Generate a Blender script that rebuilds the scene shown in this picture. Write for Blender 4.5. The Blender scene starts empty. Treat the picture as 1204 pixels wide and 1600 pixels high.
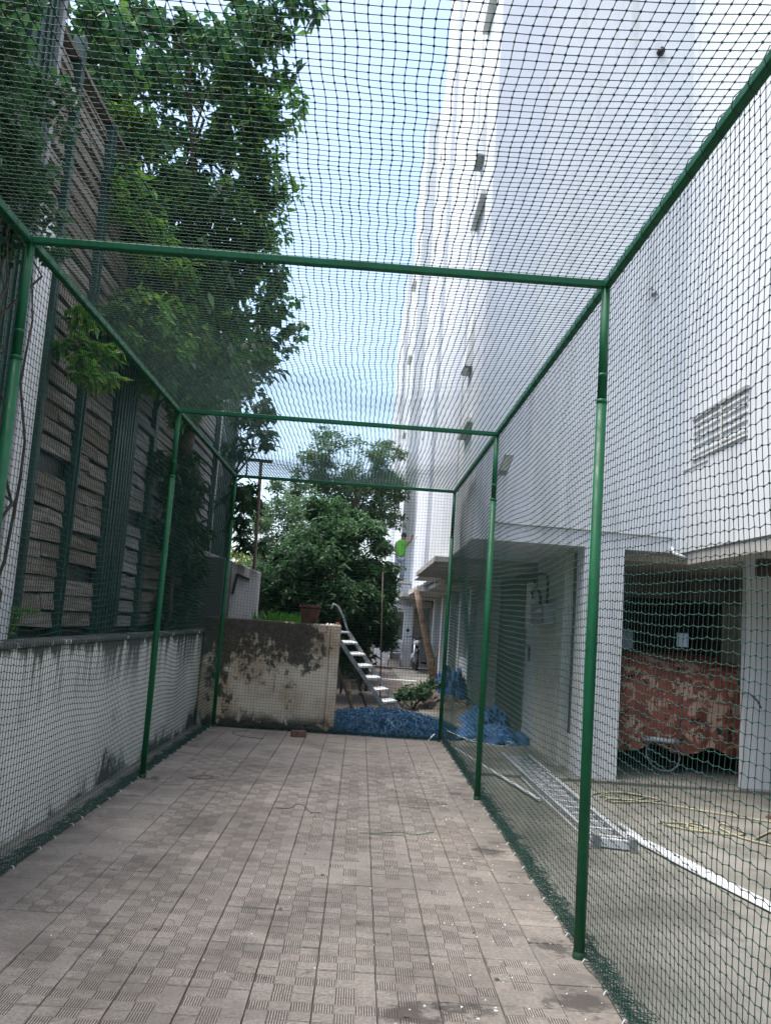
import bpy, math, random
import numpy as np
from mathutils import Matrix, Vector, noise as mnoise
random.seed(7); rng = np.random.default_rng(7)
R = math.radians
sc = bpy.context.scene
COL = sc.collection

# ---------------------------------------------------------------- camera
cd = bpy.data.cameras.new('camera'); cam = bpy.data.objects.new('camera', cd); COL.objects.link(cam)
cd.sensor_fit = 'VERTICAL'; cd.sensor_height = 24.0; cd.lens = 1390.9 / 1600 * 24
cd.clip_start = 0.05; cd.clip_end = 3000
def cam_axes(pitch, roll, yaw):
    fw = Vector((math.sin(yaw)*math.cos(pitch), math.cos(yaw)*math.cos(pitch), math.sin(pitch)))
    r0 = Vector((math.cos(yaw), -math.sin(yaw), 0)); u0 = r0.cross(fw)
    c, s = math.cos(roll), math.sin(roll)
    return c*r0 + s*u0, -s*r0 + c*u0, fw
r_, u_, f_ = cam_axes(0.1221, 0.0703, 0.0188)
cam.matrix_world = Matrix(((r_.x, u_.x, -f_.x, 0), (r_.y, u_.y, -f_.y, 0), (r_.z, u_.z, -f_.z, 1.491), (0, 0, 0, 1)))
sc.camera = cam

# ---------------------------------------------------------------- world, sun, exposure
SUN_EL, SUN_AZ = R(70), R(268)        # azimuth from +Y towards +X: high beyond the trees on the left, softened by thin cloud
w = bpy.data.worlds.new('World'); sc.world = w; w.use_nodes = True
nt = w.node_tree; bg = nt.nodes['Background']
sky = nt.nodes.new('ShaderNodeTexSky'); sky.sky_type = 'NISHITA'; sky.sun_disc = False
sky.sun_elevation = SUN_EL; sky.sun_rotation = SUN_AZ; sky.air_density = 1.0; sky.dust_density = 3.2; sky.ozone_density = 1.6
nt.links.new(sky.outputs[0], bg.inputs[0]); bg.inputs[1].default_value = 0.125
sd = bpy.data.lights.new('sun', 'SUN'); sun = bpy.data.objects.new('sun', sd); COL.objects.link(sun)
sd.energy = 1.25; sd.angle = R(40); sd.color = (1, 0.985, 0.955)
sun.rotation_euler = Vector((math.sin(SUN_AZ)*math.cos(SUN_EL), math.cos(SUN_AZ)*math.cos(SUN_EL), math.sin(SUN_EL))).to_track_quat('Z', 'Y').to_euler()
sc.view_settings.view_transform = 'Standard'; sc.view_settings.look = 'None'
sc.view_settings.exposure = 1.88; sc.view_settings.gamma = 1.0; sc.view_settings.use_curve_mapping = False
sc.render.engine = 'CYCLES'

# ---------------------------------------------------------------- materials
M = {}
class N:
    """small node-graph helper"""
    def __init__(s, name):
        s.m = bpy.data.materials.new(name); s.m.use_nodes = True; s.t = s.m.node_tree
        s.b = s.t.nodes['Principled BSDF']; s.out = s.t.nodes['Material Output']; M[name] = s.m
    def n(s, kind, **kw):
        x = s.t.nodes.new('ShaderNode' + kind)
        for k, v in kw.items(): setattr(x, k, v)
        return x
    def l(s, a, b): s.t.links.new(a, b)
    def pos(s): return s.n('NewGeometry').outputs['Position']
    def scaled(s, v, sx, sy, sz):
        m = s.n('Mapping'); m.inputs['Scale'].default_value = (sx, sy, sz); s.l(v, m.inputs[0]); return m.outputs[0]
    def noise(s, v, scale, detail=5, rough=.6, dist=0):
        x = s.n('TexNoise'); x.inputs['Scale'].default_value = scale; x.inputs['Detail'].default_value = detail
        x.inputs['Roughness'].default_value = rough; x.inputs['Distortion'].default_value = dist
        if v is not None: s.l(v, x.inputs['Vector'])
        return x.outputs['Fac']
    def ramp(s, f, a, b, lo=0., hi=1.):
        x = s.n('MapRange'); x.interpolation_type = 'SMOOTHSTEP'
        for i, v in zip(('From Min', 'From Max', 'To Min', 'To Max'), (a, b, lo, hi)): x.inputs[i].default_value = v
        s.l(f, x.inputs[0]); return x.outputs[0]
    def math(s, op, a, b=None):
        x = s.n('Math', operation=op)
        for i, v in ((0, a), (1, b)):
            if v is None: continue
            if isinstance(v, (int, float)): x.inputs[i].default_value = v
            else: s.l(v, x.inputs[i])
        return x.outputs[0]
    def mix(s, f, a, b, blend='MIX'):
        x = s.n('Mix', data_type='RGBA', blend_type=blend)
        if isinstance(f, (int, float)): x.inputs[0].default_value = f
        else: s.l(f, x.inputs[0])
        for i, v in ((6, a), (7, b)):
            if isinstance(v, tuple): x.inputs[i].default_value = (*v, 1)
            else: s.l(v, x.inputs[i])
        return x.outputs[2]
    def col(s, c):
        if isinstance(c, tuple): s.b.inputs['Base Color'].default_value = (*c, 1)
        else: s.l(c, s.b.inputs['Base Color'])
        return s
    def rough(s, v):
        if isinstance(v, (int, float)): s.b.inputs['Roughness'].default_value = v
        else: s.l(v, s.b.inputs['Roughness'])
        return s
    def metal(s, v): s.b.inputs['Metallic'].default_value = v; return s
    def bump(s, f, strength=.3, dist=.01):
        x = s.n('Bump'); x.inputs['Strength'].default_value = strength; x.inputs['Distance'].default_value = dist
        s.l(f, x.inputs['Height']); s.l(x.outputs[0], s.b.inputs['Normal']); return s
    def z(s, v=None):
        x = s.n('SeparateXYZ'); s.l(v or s.pos(), x.inputs[0]); return x.outputs[2]
    def rand(s): return s.n('ObjectInfo').outputs['Random']
    def island(s): return s.n('NewGeometry').outputs['Random Per Island']

def simple(name, c, rough=.6, metal=0., var=.25, scale=6, bump=.1):
    g = N(name); f = g.noise(g.pos(), scale, 6)
    c2 = tuple(max(0, v*(1-var)) for v in c); c3 = tuple(min(1, v*(1+var*.5)) for v in c)
    g.col(g.mix(g.ramp(f, .3, .7), c2, c3)).rough(rough).metal(metal)
    if bump: g.bump(g.noise(g.pos(), scale*8, 4), bump, .004)
    return g

g = N('green_paint'); p = g.pos()
c = g.mix(g.ramp(g.noise(p, 5, 6), .3, .7), (.0022, .085, .032), (.003, .118, .044))
c = g.mix(g.ramp(g.noise(g.scaled(p, 1, 1, .35), 34, 8, .75), .64, .70, 0, .8), c, (.03, .045, .03))
c = g.mix(g.ramp(g.z(p), .16, .0, 0, .45), c, (.05, .06, .045))
g.col(c).rough(g.ramp(g.noise(p, 18, 5), .3, .7, .34, .62)).bump(g.noise(p, 60, 5), .12, .003); g.b.inputs['Specular IOR Level'].default_value = .35
simple('dark_green_steel', (.012, .05, .037), .55, 0, .4, 3)
simple('teal_sheet', (.010, .040, .036), .6, 0, .4, 2)
simple('black_steel', (.012, .013, .014), .5)
simple('aluminium', (.62, .63, .64), .42, .25, .25, 12)
simple('grey_metal', (.27, .28, .29), .5, .3, .3, 9)
simple('rusty_steel', (.11, .075, .06), .75, .1, .4, 14)
simple('tread_white', (.78, .79, .80), .5, 0, .15, 20)
simple('bark', (.085, .066, .05), .9, 0, .5, 14, .6)
simple('pole_bark', (.20, .145, .10), .9, 0, .5, 9, .5)
simple('terracotta', (.105, .042, .028), .85, 0, .4, 8)
simple('brick_red', (.15, .085, .065), .9, 0, .45, 30, .4)
simple('rubber', (.012, .012, .012), .75)
simple('black_plastic', (.015, .015, .017), .4)
simple('chrome', (.6, .6, .62), .25, .9, .1)
simple('cable_black', (.012, .012, .012), .5)
simple('rope_yellow', (.36, .33, .22), .8, 0, .3, 30)
simple('wire_dark', (.03, .035, .03), .6)
simple('wire_green', (.02, .11, .07), .6)
simple('flake', (.8, .79, .76), .8)
simple('soil', (.045, .036, .028), .95, 0, .5, 7, .8)
simple('rubble', (.17, .14, .115), .95, 0, .5, 9, .6)
simple('skin_tone', (.22, .12, .075), .55)
simple('vest_green', (.09, .34, .03), .7)
simple('trouser_grey', (.24, .25, .31), .8)
simple('hair_black', (.01, .009, .009), .6)
simple('chair_plastic', (.28, .29, .30), .45)
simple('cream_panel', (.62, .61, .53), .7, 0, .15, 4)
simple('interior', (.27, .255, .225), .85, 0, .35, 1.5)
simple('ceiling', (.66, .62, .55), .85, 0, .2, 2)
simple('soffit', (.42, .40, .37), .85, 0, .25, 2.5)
simple('pipe_white', (.70, .71, .70), .4, 0, .12, 8)
simple('board_white', (.62, .63, .64), .45, 0, .15, 6)
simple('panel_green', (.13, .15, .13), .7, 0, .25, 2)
simple('shade_grey', (.74, .74, .72), .8, 0, .25, 5)
simple('conduit_grey', (.40, .41, .40), .7, 0, .25, 5)
simple('window_glass', (.10, .12, .125), .15, 0, .2, 4, 0)
simple('lamp_glass', (.62, .64, .60), .25)
simple('red_cloth', (.30, .06, .04), .9)
simple('far_house', (.62, .60, .57), .85)

# plain white plaster of the apartment building, faint streaks
def plaster(name, c, stain=.25, streak=(.52, .75)):
    g = N(name); p = g.pos()
    big = g.noise(p, .55, 5); st = g.noise(g.scaled(p, 5, 5, .35), 1.3, 6, .65)
    base = g.mix(g.ramp(big, .3, .7), tuple(v*.93 for v in c), c)
    dirt = g.math('MULTIPLY', g.ramp(st, *streak), stain)
    g.col(g.mix(dirt, base, (.33, .33, .31))).rough(.82)
    return g.bump(g.noise(p, 70, 4), .12, .004)
plaster('white_plaster', (.68, .70, .71), .34, (.50, .72))
plaster('side_plaster', (.66, .68, .72), .2)

# left boundary wall: off-white lime wash with black mould hanging from the coping and creeping up from the gutter
g = N('mould_white'); p = g.pos(); z = g.z(p)
base = g.mix(g.ramp(g.noise(p, 1.1, 6), .3, .7), (.74, .77, .735), (.86, .88, .85))
drip = g.noise(g.scaled(p, 1, 2.6, .28), 1.9, 8, .68); spot = g.noise(p, 2.6, 9, .72, .3)
top = g.math('MULTIPLY', g.ramp(z, .62, 1.15), g.ramp(g.math('ADD', drip, g.ramp(z, 1.05, 1.2, 0, .12)), .47, .56))
low = g.noise(p, .8, 5, .6); line = g.math('ADD', z, g.math('ADD', g.ramp(low, .3, .7, .28, -.12), g.ramp(spot, .3, .7, .12, -.12)))
bot = g.math('MULTIPLY', g.ramp(line, .22, .02), g.ramp(spot, .30, .46, .35, 1))
fine = g.ramp(spot, .60, .70, 0, .55)
mask = g.math('MAXIMUM', g.math('MAXIMUM', top, bot), fine)
g.col(g.mix(g.math('MULTIPLY', mask, .93), base, (.028, .034, .030))).rough(.9).bump(g.noise(p, 40, 6), .35, .008)

# end wall: ochre plaster, most of it gone black
g = N('mould_ochre'); p = g.pos(); z = g.z(p)
base = g.mix(g.ramp(g.noise(p, 2.2, 6), .35, .65), (.50, .38, .25), (.76, .67, .52))
big = g.noise(g.scaled(p, 1, 1, .8), 1.7, 10, .74, .4); mid = g.noise(p, 7, 8, .7)
fin = g.noise(g.scaled(p, 1, 1, .45), 26, 6, .7)
sx = g.n('SeparateXYZ'); g.l(p, sx.inputs[0])
m1 = g.math('ADD', g.math('ADD', big, g.math('MULTIPLY', mid, .55)), g.math('ADD', g.ramp(z, .25, 1.3, -.08, .14), g.math('MULTIPLY', fin, .30)))
m1 = g.ramp(g.math('ADD', m1, g.ramp(sx.outputs[0], -1.2, -.3, .04, -.16)), .90, 1.0)
m2 = g.math('MULTIPLY', g.ramp(z, .22, .02), g.ramp(mid, .38, .52))
mould = g.mix(g.ramp(g.noise(p, 33, 8, .8), .38, .62), (.012, .012, .010), (.085, .076, .062))
g.col(g.mix(g.math('MAXIMUM', g.math('MULTIPLY', m1, .93), m2), base, mould)).rough(.92).bump(g.noise(p, 28, 8), .5, .012)

# pale wall behind it
g = N('mould_pale'); p = g.pos(); z = g.z(p)
st = g.noise(g.scaled(p, 3.5, 3.5, .4), 1.6, 8, .7)
m1 = g.math('MAXIMUM', g.math('MULTIPLY', g.ramp(z, 1.75, 2.3), g.ramp(st, .42, .6)), g.ramp(g.noise(p, 3, 8, .7), .56, .68, 0, .6))
g.col(g.mix(m1, (.50, .48, .47), (.08, .07, .065))).rough(.92).bump(g.noise(p, 28, 8), .4, .01)

# concrete surfaces
def concrete(name, a, b, dark, sc_=1.2, amt=.7):
    g = N(name); p = g.pos()
    c = g.mix(g.ramp(g.noise(p, sc_, 8, .65), .32, .68), a, b)
    d = g.ramp(g.noise(p, sc_*2.7, 9, .72, .5), .55, .72, 0, amt)
    sp = g.ramp(g.noise(p, 55, 3), .62, .72, 0, .5)
    g.col(g.mix(sp, g.mix(d, c, dark), tuple(v*1.25 for v in b))).rough(.86).bump(g.noise(p, 45, 8), .4, .006)
concrete('driveway', (.11, .104, .086), (.235, .228, .198), (.058, .05, .038), .9, .85)
concrete('yard', (.085, .066, .054), (.15, .122, .104), (.04, .033, .027), .7)
concrete('ground', (.10, .10, .075), (.16, .155, .11), (.05, .06, .04), .2)
concrete('gutter', (.15, .14, .12), (.25, .245, .22), (.035, .035, .03), 2.0, .95)
concrete('slab_dirt', (.035, .03, .026), (.075, .066, .056), (.02, .018, .016), 4)

# chequered cement tiles
def tile_mat(name, a, b):
    g = N(name); p = g.pos()
    c = g.mix(g.rand(), a, b)
    worn = g.ramp(g.noise(p, .9, 7, .6), .45, .7, 0, .5)
    c = g.mix(worn, c, (.47, .405, .335))
    blot = g.ramp(g.noise(p, 1.5, 9, .72, .4), .44, .64, 0, .65)
    c = g.mix(blot, c, (.125, .108, .09))
    smear = g.ramp(g.noise(g.scaled(p, 1, .6, 1), 5.5, 9, .75, .7), .54, .70, 0, .6)
    c = g.mix(smear, c, (.40, .37, .33))
    grit = g.ramp(g.noise(p, 60, 6, .8), .40, .62, 0, .55)
    c = g.mix(grit, c, (.10, .086, .07))
    sx = g.n('SeparateXYZ'); g.l(p, sx.inputs[0])
    edge = g.math('MULTIPLY', g.math('MAXIMUM', g.ramp(sx.outputs[0], .75, 1.12), g.ramp(sx.outputs[0], -1.45, -1.8)), g.ramp(g.noise(p, 3.2, 9, .72, .5), .42, .60, 0, .75))
    c = g.mix(edge, c, (.105, .092, .078))
    oil = g.ramp(g.noise(p, 3.4, 9, .78, .8), .585, .69, 0, .9)
    c = g.mix(oil, c, (.045, .038, .034))
    wob = g.ramp(g.noise(p, 9, 8, .75), .3, .7, -.10, .10)
    for (qx, qy, qr) in ((1.03, 4.46, .13), (-1.69, 7.98, .14), (.30, 3.62, .15), (.50, 3.70, .10), (.96, 6.22, .16), (1.0, 3.85, .14), (.98, 8.2, .12)):
        vd = g.n('VectorMath', operation='DISTANCE'); g.l(p, vd.inputs[0]); vd.inputs[1].default_value = (qx, qy, 0)
        c = g.mix(g.ramp(g.math('ADD', vd.outputs['Value'], wob), qr, qr*.35, 0, .75), c, (.04, .035, .03))
    sp = g.ramp(g.noise(p, 110, 2), .69, .75, 0, .8)
    g.col(g.mix(sp, c, (.60, .57, .53))).rough(.82).bump(g.noise(p, 90, 8, .75), .6, .004)
tile_mat('tile_top', (.315, .278, .238), (.40, .356, .308))
tile_mat('tile_plain', (.265, .231, .196), (.305, .267, .228))
tile_mat('tile_far_dark', (.235, .205, .174), (.272, .238, .203))
tile_mat('tile_worn', (.215, .191, .166), (.285, .254, .22))
simple('tile_groove', (.062, .052, .043), .9, 0, .5, 3, 0)

# weathered boards: tone per board, grain along the board
g = N('old_board'); p = g.pos(); r = g.rand()
gr = g.noise(g.scaled(p, 9, .7, 22), 2.6, 9, .72, .4)
base = g.mix(r, (.13, .105, .082), (.27, .248, .22))
peel = g.ramp(g.noise(g.scaled(p, 1, .8, 2.5), 2.4, 9, .75, .6), .50, .66, 0, .85)
base = g.mix(peel, base, (.33, .31, .28))
g.col(g.mix(g.ramp(gr, .38, .66, 0, .7), base, (.07, .05, .038))).rough(.92).bump(gr, .6, .01)
g = N('grey_board'); p = g.pos(); r = g.rand()
gr = g.noise(g.scaled(p, 9, .7, 22), 2.6, 9, .72, .4)
g.col(g.mix(g.ramp(gr, .35, .65, 0, .6), g.mix(r, (.19, .19, .185), (.33, .33, .315)), (.09, .088, .08))).rough(.92).bump(gr, .6, .01)

# net twine, ropes and coverings
g = N('net_green'); g.col((.003, .046, .033)).rough(.7)
g = N('tie_white'); g.col((.65, .70, .70)).rough(.6)
g = N('net_blue'); g.col(g.mix(g.island(), (.003, .03, .085), (.010, .11, .23))).rough(.6)
g = N('net_blue_core'); p = g.pos(); g.col(g.mix(g.ramp(g.noise(p, 14, 8, .75), .4, .6), (.003, .012, .028), (.009, .05, .095))).rough(.8).bump(g.noise(p, 40, 8), 1, .03)  # darker blotches put the shade of crevices into the core colour
g = N('tarp_blue'); p = g.pos(); g.col(g.mix(g.ramp(g.noise(p, 4, 6), .35, .65), (.022, .09, .26), (.045, .18, .42))).rough(.45).bump(g.noise(p, 9, 8, .7), .8, .05)
g = N('camo_cover'); p = g.pos(); ps = g.scaled(p, 1, 1, 1.15)
a = g.noise(ps, 3.2, 6, .66, 1.2); b = g.noise(g.scaled(p, 1.1, 1.1, 1.2), 5.2, 6, .64, .9)
mp = g.n('Mapping'); mp.inputs['Location'].default_value = (7.3, 2.1, 5.5); g.l(ps, mp.inputs[0]); c_ = g.noise(mp.outputs[0], 4.6, 6, .64, 1.2)
col = g.mix(g.ramp(a, .49, .51), (.42, .12, .075), (.27, .08, .052))
col = g.mix(g.ramp(c_, .585, .60), col, (.030, .034, .026))
col = g.mix(g.ramp(b, .54, .555), col, (.66, .42, .28))
g.col(col).rough(.75).bump(g.noise(p, 6, 6), .4, .03)

def leaf_mat(name, cols, trans=.35):
    g = N(name); isl = g.island(); r = g.n('ValToRGB'); cr = r.color_ramp
    while len(cr.elements) < len(cols): cr.elements.new(.5)
    for i, c in enumerate(cols):
        cr.elements[i].position = i/(len(cols)-1); cr.elements[i].color = (*c, 1)
    g.l(isl, r.inputs[0]); g.l(r.outputs[0], g.b.inputs['Base Color']); g.b.inputs['Roughness'].default_value = .5
    t = g.n('BsdfTranslucent'); mx = g.n('MixShader'); mx.inputs[0].default_value = trans
    hs = g.n('HueSaturation'); hs.inputs['Value'].default_value = 1.6; hs.inputs['Saturation'].default_value = 1.1
    g.l(r.outputs[0], hs.inputs['Color']); g.l(hs.outputs[0], t.inputs[0])
    g.l(g.b.outputs[0], mx.inputs[1]); g.l(t.outputs[0], mx.inputs[2]); g.l(mx.outputs[0], g.out.inputs[0])
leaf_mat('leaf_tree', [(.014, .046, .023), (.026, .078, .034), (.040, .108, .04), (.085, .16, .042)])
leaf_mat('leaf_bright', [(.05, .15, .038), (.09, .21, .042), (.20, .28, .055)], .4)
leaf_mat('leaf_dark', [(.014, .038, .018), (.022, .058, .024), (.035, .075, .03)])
leaf_mat('leaf_bush', [(.028, .072, .026), (.05, .11, .042), (.085, .155, .066)])
leaf_mat('leaf_tall', [(.05, .095, .045), (.075, .13, .06), (.11, .17, .08)])
leaf_mat('leaf_far', [(.08, .13, .03), (.14, .18, .04), (.20, .22, .06)])
leaf_mat('leaf_ivy', [(.02, .06, .025), (.04, .10, .04), (.06, .13, .05)])
leaf_mat('grass_leaf', [(.04, .12, .02), (.07, .18, .03)])

# ---------------------------------------------------------------- mesh helpers
def bulk(name, V, F, mats, parent=None, fm=None, smooth=False):
    """V (n,3) array, F (m,k) index array of equal-sized faces"""
    V = np.asarray(V, np.float32).reshape(-1, 3); F = np.asarray(F, np.int32)
    me = bpy.data.meshes.new(name); k = F.shape[1]
    me.vertices.add(len(V)); me.vertices.foreach_set('co', V.ravel())
    me.loops.add(F.size); me.loops.foreach_set('vertex_index', F.ravel())
    me.polygons.add(len(F)); me.polygons.foreach_set('loop_start', np.arange(0, F.size, k, dtype=np.int32))
    me.polygons.foreach_set('loop_total', np.full(len(F), k, np.int32))
    if fm is not None: me.polygons.foreach_set('material_index', np.asarray(fm, np.int32))
    if smooth: me.polygons.foreach_set('use_smooth', np.ones(len(F), bool))
    me.update(calc_edges=True); me.validate()
    for m in (mats if isinstance(mats, (list, tuple)) else [mats]): me.materials.append(M[m])
    o = bpy.data.objects.new(name, me); COL.objects.link(o)
    if parent: o.parent = parent
    return o

class MB:
    def __init__(s): s.v = []; s.f = []; s.m = []; s.sm = []
    def add(s, vs, fs, mi=0, smooth=False):
        o = len(s.v); s.v += [tuple(v) for v in vs]
        for f in fs: s.f.append(tuple(i+o for i in f)); s.m.append(mi); s.sm.append(smooth)
        return s
    def box(s, x0, x1, y0, y1, z0, z1, mi=0):
        return s.add([(x0,y0,z0),(x1,y0,z0),(x1,y1,z0),(x0,y1,z0),(x0,y0,z1),(x1,y0,z1),(x1,y1,z1),(x0,y1,z1)],
                     [(0,3,2,1),(4,5,6,7),(0,1,5,4),(1,2,6,5),(2,3,7,6),(3,0,4,7)], mi)
    def hexa(s, p, mi=0):
        return s.add(p, [(0,3,2,1),(4,5,6,7),(0,1,5,4),(1,2,6,5),(2,3,7,6),(3,0,4,7)], mi)
    def bar(s, a, b, w, h, up=(0,0,1), mi=0):
        a, b = Vector(a), Vector(b); d = (b-a).normalized(); u = Vector(up)
        if abs(d.dot(u)) > .98: u = Vector((1,0,0))
        sx = d.cross(u).normalized()*w/2; sy = sx.cross(d).normalized()*h/2
        return s.hexa([a-sx-sy, a+sx-sy, b+sx-sy, b-sx-sy, a-sx+sy, a+sx+sy, b+sx+sy, b-sx+sy], mi)
    def tube(s, pts, r, n=8, mi=0, cap=True):
        pts = [Vector(p) for p in pts]; k = len(pts); rs = r if isinstance(r, (list, tuple)) else [r]*k
        vs = []; nrm = None
        for i, p in enumerate(pts):
            d = (pts[min(i+1, k-1)] - pts[max(i-1, 0)]).normalized()
            if nrm is None:
                nrm = d.orthogonal().normalized()
            else:
                nrm = (nrm - d*nrm.dot(d)); nrm = nrm.normalized() if nrm.length > 1e-6 else d.orthogonal().normalized()
            b = d.cross(nrm)
            for j in range(n):
                a = 2*math.pi*j/n; vs.append(p + (nrm*math.cos(a) + b*math.sin(a))*rs[i])
        fs = [(i*n+j, i*n+(j+1) % n, (i+1)*n+(j+1) % n, (i+1)*n+j) for i in range(k-1) for j in range(n)]
        s.add(vs, fs, mi, n > 4)
        if cap:
            o = len(s.v) - len(vs)
            s.f.append(tuple(o+j for j in reversed(range(n)))); s.m.append(mi); s.sm.append(False)
            s.f.append(tuple(o+(k-1)*n+j for j in range(n))); s.m.append(mi); s.sm.append(False)
        return s
    def lathe(s, prof, c, n=20, axis='z', mi=0):
        vs = []
        for (rr, h) in prof:
            for j in range(n):
                a = 2*math.pi*j/n; x, y = rr*math.cos(a), rr*math.sin(a)
                vs.append((c[0]+x, c[1]+y, c[2]+h) if axis == 'z' else (c[0]+h, c[1]+x, c[2]+y) if axis == 'x' else (c[0]+x, c[1]+h, c[2]+y))
        k = len(prof)
        return s.add(vs, [(i*n+j, i*n+(j+1) % n, (i+1)*n+(j+1) % n, (i+1)*n+j) for i in range(k-1) for j in range(n)], mi, True)
    def build(s, name, mats, parent=None, bevel=0):
        me = bpy.data.meshes.new(name); me.from_pydata(s.v, [], s.f)
        for m in (mats if isinstance(mats, (list, tuple)) else [mats]): me.materials.append(M[m])
        me.polygons.foreach_set('material_index', s.m); me.polygons.foreach_set('use_smooth', s.sm); me.update()
        o = bpy.data.objects.new(name, me); COL.objects.link(o)
        if parent: o.parent = parent
        if bevel:
            b = o.modifiers.new('bevel', 'BEVEL'); b.width = bevel; b.segments = 2; b.limit_method = 'ANGLE'
        return o
def B(*a, mi=0): return MB().box(*a, mi=mi)
def empty(name, loc=(0,0,0)):
    o = bpy.data.objects.new(name, None); COL.objects.link(o); o.location = loc; o.empty_display_size = .1
    return o
def tag(o, label, cat, group=None, kind=None):
    o['label'] = label; o['category'] = cat
    if group: o['group'] = group
    if kind: o['kind'] = kind
    return o
def struct(o): o['kind'] = 'structure'; return o
def root(name, loc, label, cat, group=None): return tag(empty(name, loc), label, cat, group)
def part(mb, name, mats, parent, bevel=0):
    """geometry was written in world coordinates: keep it there under a root that stands at its base"""
    o = mb.build(name, mats, parent, bevel); o.matrix_parent_inverse = Matrix.Translation(-Vector(parent.matrix_world.translation if parent.parent is None else (0,0,0))) if 0 else Matrix.Translation(-world_loc(parent))
    return o
def world_loc(o):
    l = Vector((0,0,0))
    while o is not None:
        l += o.location + o.matrix_parent_inverse.translation; o = o.parent
    return l
def keep(o, parent): o.parent = parent; o.matrix_parent_inverse = Matrix.Translation(-world_loc(parent)); return o

DRV = -0.10     # driveway level; the netted lane is a slab 0.1 m higher
# ================================================================ SETTING
gm = MB(); gm.box(-600, 600, -600, 1500, -.5, -.16); struct(gm.build('ground', 'ground'))
struct(B(1.172, 14.2, -9, 9.95, -.158, DRV).build('driveway', 'driveway'))
struct(B(1.172, 14.2, 9.952, 33.9, -.157, DRV+.03).build('parking_floor', 'driveway'))
struct(B(-6, 1.17, 11.96, 33.9, -.156, DRV+.004).build('yard', 'yard'))
struct(B(-2.12, -1.862, -6, 12.2, -.155, -.055).build('drain_channel', 'gutter'))
bed = B(-2.745, -2.33, -2, 13.9, -.155, 1.0).build('planting_bed', 'soil'); struct(bed)

# lane floor: slab with chequered tiles
lane = B(-1.86, 1.17, -2.5, 11.95, -.15, -.014).build('lane_floor', 'slab_dirt'); struct(lane)
T = .25; HALF = T/2 - .0033
def groove_tile(name, depth, keepers, seed):
    """3 x 3 chequers, each ribbed; the four mid-edge ones along the lane, the rest across it"""
    rr = random.Random(seed); mb = MB(); cs = 2*HALF/3; ng = 8
    for i in range(3):
        for j in range(3):
            x0, y0 = -HALF + i*cs, -HALF + j*cs; along = (i+j) % 2 == 1
            if (i, j) not in keepers:
                mb.add([(x0,y0,0),(x0+cs,y0,0),(x0+cs,y0+cs,0),(x0,y0+cs,0)], [(0,1,2,3)], 2); continue
            mrg = .0022; L = cs; pitch = L/ng; gw = pitch*(.46 if along else .26)
            def P(u, v, z_): return (x0+u, y0+v, z_) if along else (x0+v, y0+u, z_)
            def quad(a, b, c, d, mi):
                q = [P(*a), P(*b), P(*c), P(*d)]
                if not along: q = q[::-1]
                mb.add(q, [(0,1,2,3)], mi)
            quad((0,0,0),(L,0,0),(L,mrg,0),(0,mrg,0),0); quad((0,L-mrg,0),(L,L-mrg,0),(L,L,0),(0,L,0),0)
            q0 = .0016
            mb.add([(x0,y0,.0003),(x0+cs,y0,.0003),(x0+cs,y0+q0,.0003),(x0,y0+q0,.0003)], [(0,1,2,3)], 1); mb.add([(x0,y0+q0,.0003),(x0+q0,y0+q0,.0003),(x0+q0,y0+cs,.0003),(x0,y0+cs,.0003)], [(0,1,2,3)], 1)
            d = depth if along else depth*.8
            for k in range(ng):
                u0 = k*pitch; a = u0 + (pitch-gw)/2; b = a + gw; e = u0+pitch; dd = d*rr.uniform(.6, 1.1)
                quad((u0,mrg,0),(a,mrg,0),(a,L-mrg,0),(u0,L-mrg,0),0)
                quad((a,mrg,0),(a+gw*.25,mrg,-dd),(a+gw*.25,L-mrg,-dd),(a,L-mrg,0),1)
                quad((a+gw*.25,mrg,-dd),(b-gw*.25,mrg,-dd),(b-gw*.25,L-mrg,-dd),(a+gw*.25,L-mrg,-dd),1)
                quad((b-gw*.25,mrg,-dd),(b,mrg,0),(b,L-mrg,0),(b-gw*.25,L-mrg,-dd),1)
                quad((b,mrg,0),(e,mrg,0),(e,L-mrg,0),(b,L-mrg,0),0)
                quad((a,mrg,0),(b,mrg,0),(b-gw*.25,mrg,-dd),(a+gw*.25,mrg,-dd),1)
                quad((a+gw*.25,L-mrg,-dd),(b-gw*.25,L-mrg,-dd),(b,L-mrg,0),(a,L-mrg,0),1)
    h = HALF; t = .0135; c = .0012
    mb.add([(-h,-h,0),(h,-h,0),(h,h,0),(-h,h,0),(-h-c,-h-c,-.003),(h+c,-h-c,-.003),(h+c,h+c,-.003),(-h-c,h+c,-.003),(-h-c,-h-c,-t),(h+c,-h-c,-t),(h+c,h+c,-t),(-h-c,h+c,-t)],
           [(4,5,1,0),(5,6,2,1),(6,7,3,2),(7,4,0,3),(8,9,5,4),(9,10,6,5),(10,11,7,6),(11,8,4,7)], 0)
    o = mb.build(name, ['tile_top', 'tile_groove', 'tile_worn']); me = o.data; bpy.data.objects.remove(o); return me
ALL9 = {(i, j) for i in range(3) for j in range(3)}
tile_meshes = [groove_tile('tile', .0032, ALL9, 1), groove_tile('tile', .0026, ALL9, 2),
               groove_tile('tile', .0030, ALL9 - {(0, 0)}, 3), groove_tile('tile', .0024, ALL9 - {(2, 1), (2, 2)}, 4)]
worn_meshes = [groove_tile('tile', .0014, ALL9 - {(0, 0), (1, 1), (2, 2), (2, 0)}, 5), groove_tile('tile', .0012, {(1, 0), (0, 1)}, 6), groove_tile('tile', .001, {(1, 2)}, 7)]
smooth_mesh = groove_tile('tile', .001, set(), 8)
TX0, TY0 = -1.83, 3.257
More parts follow.
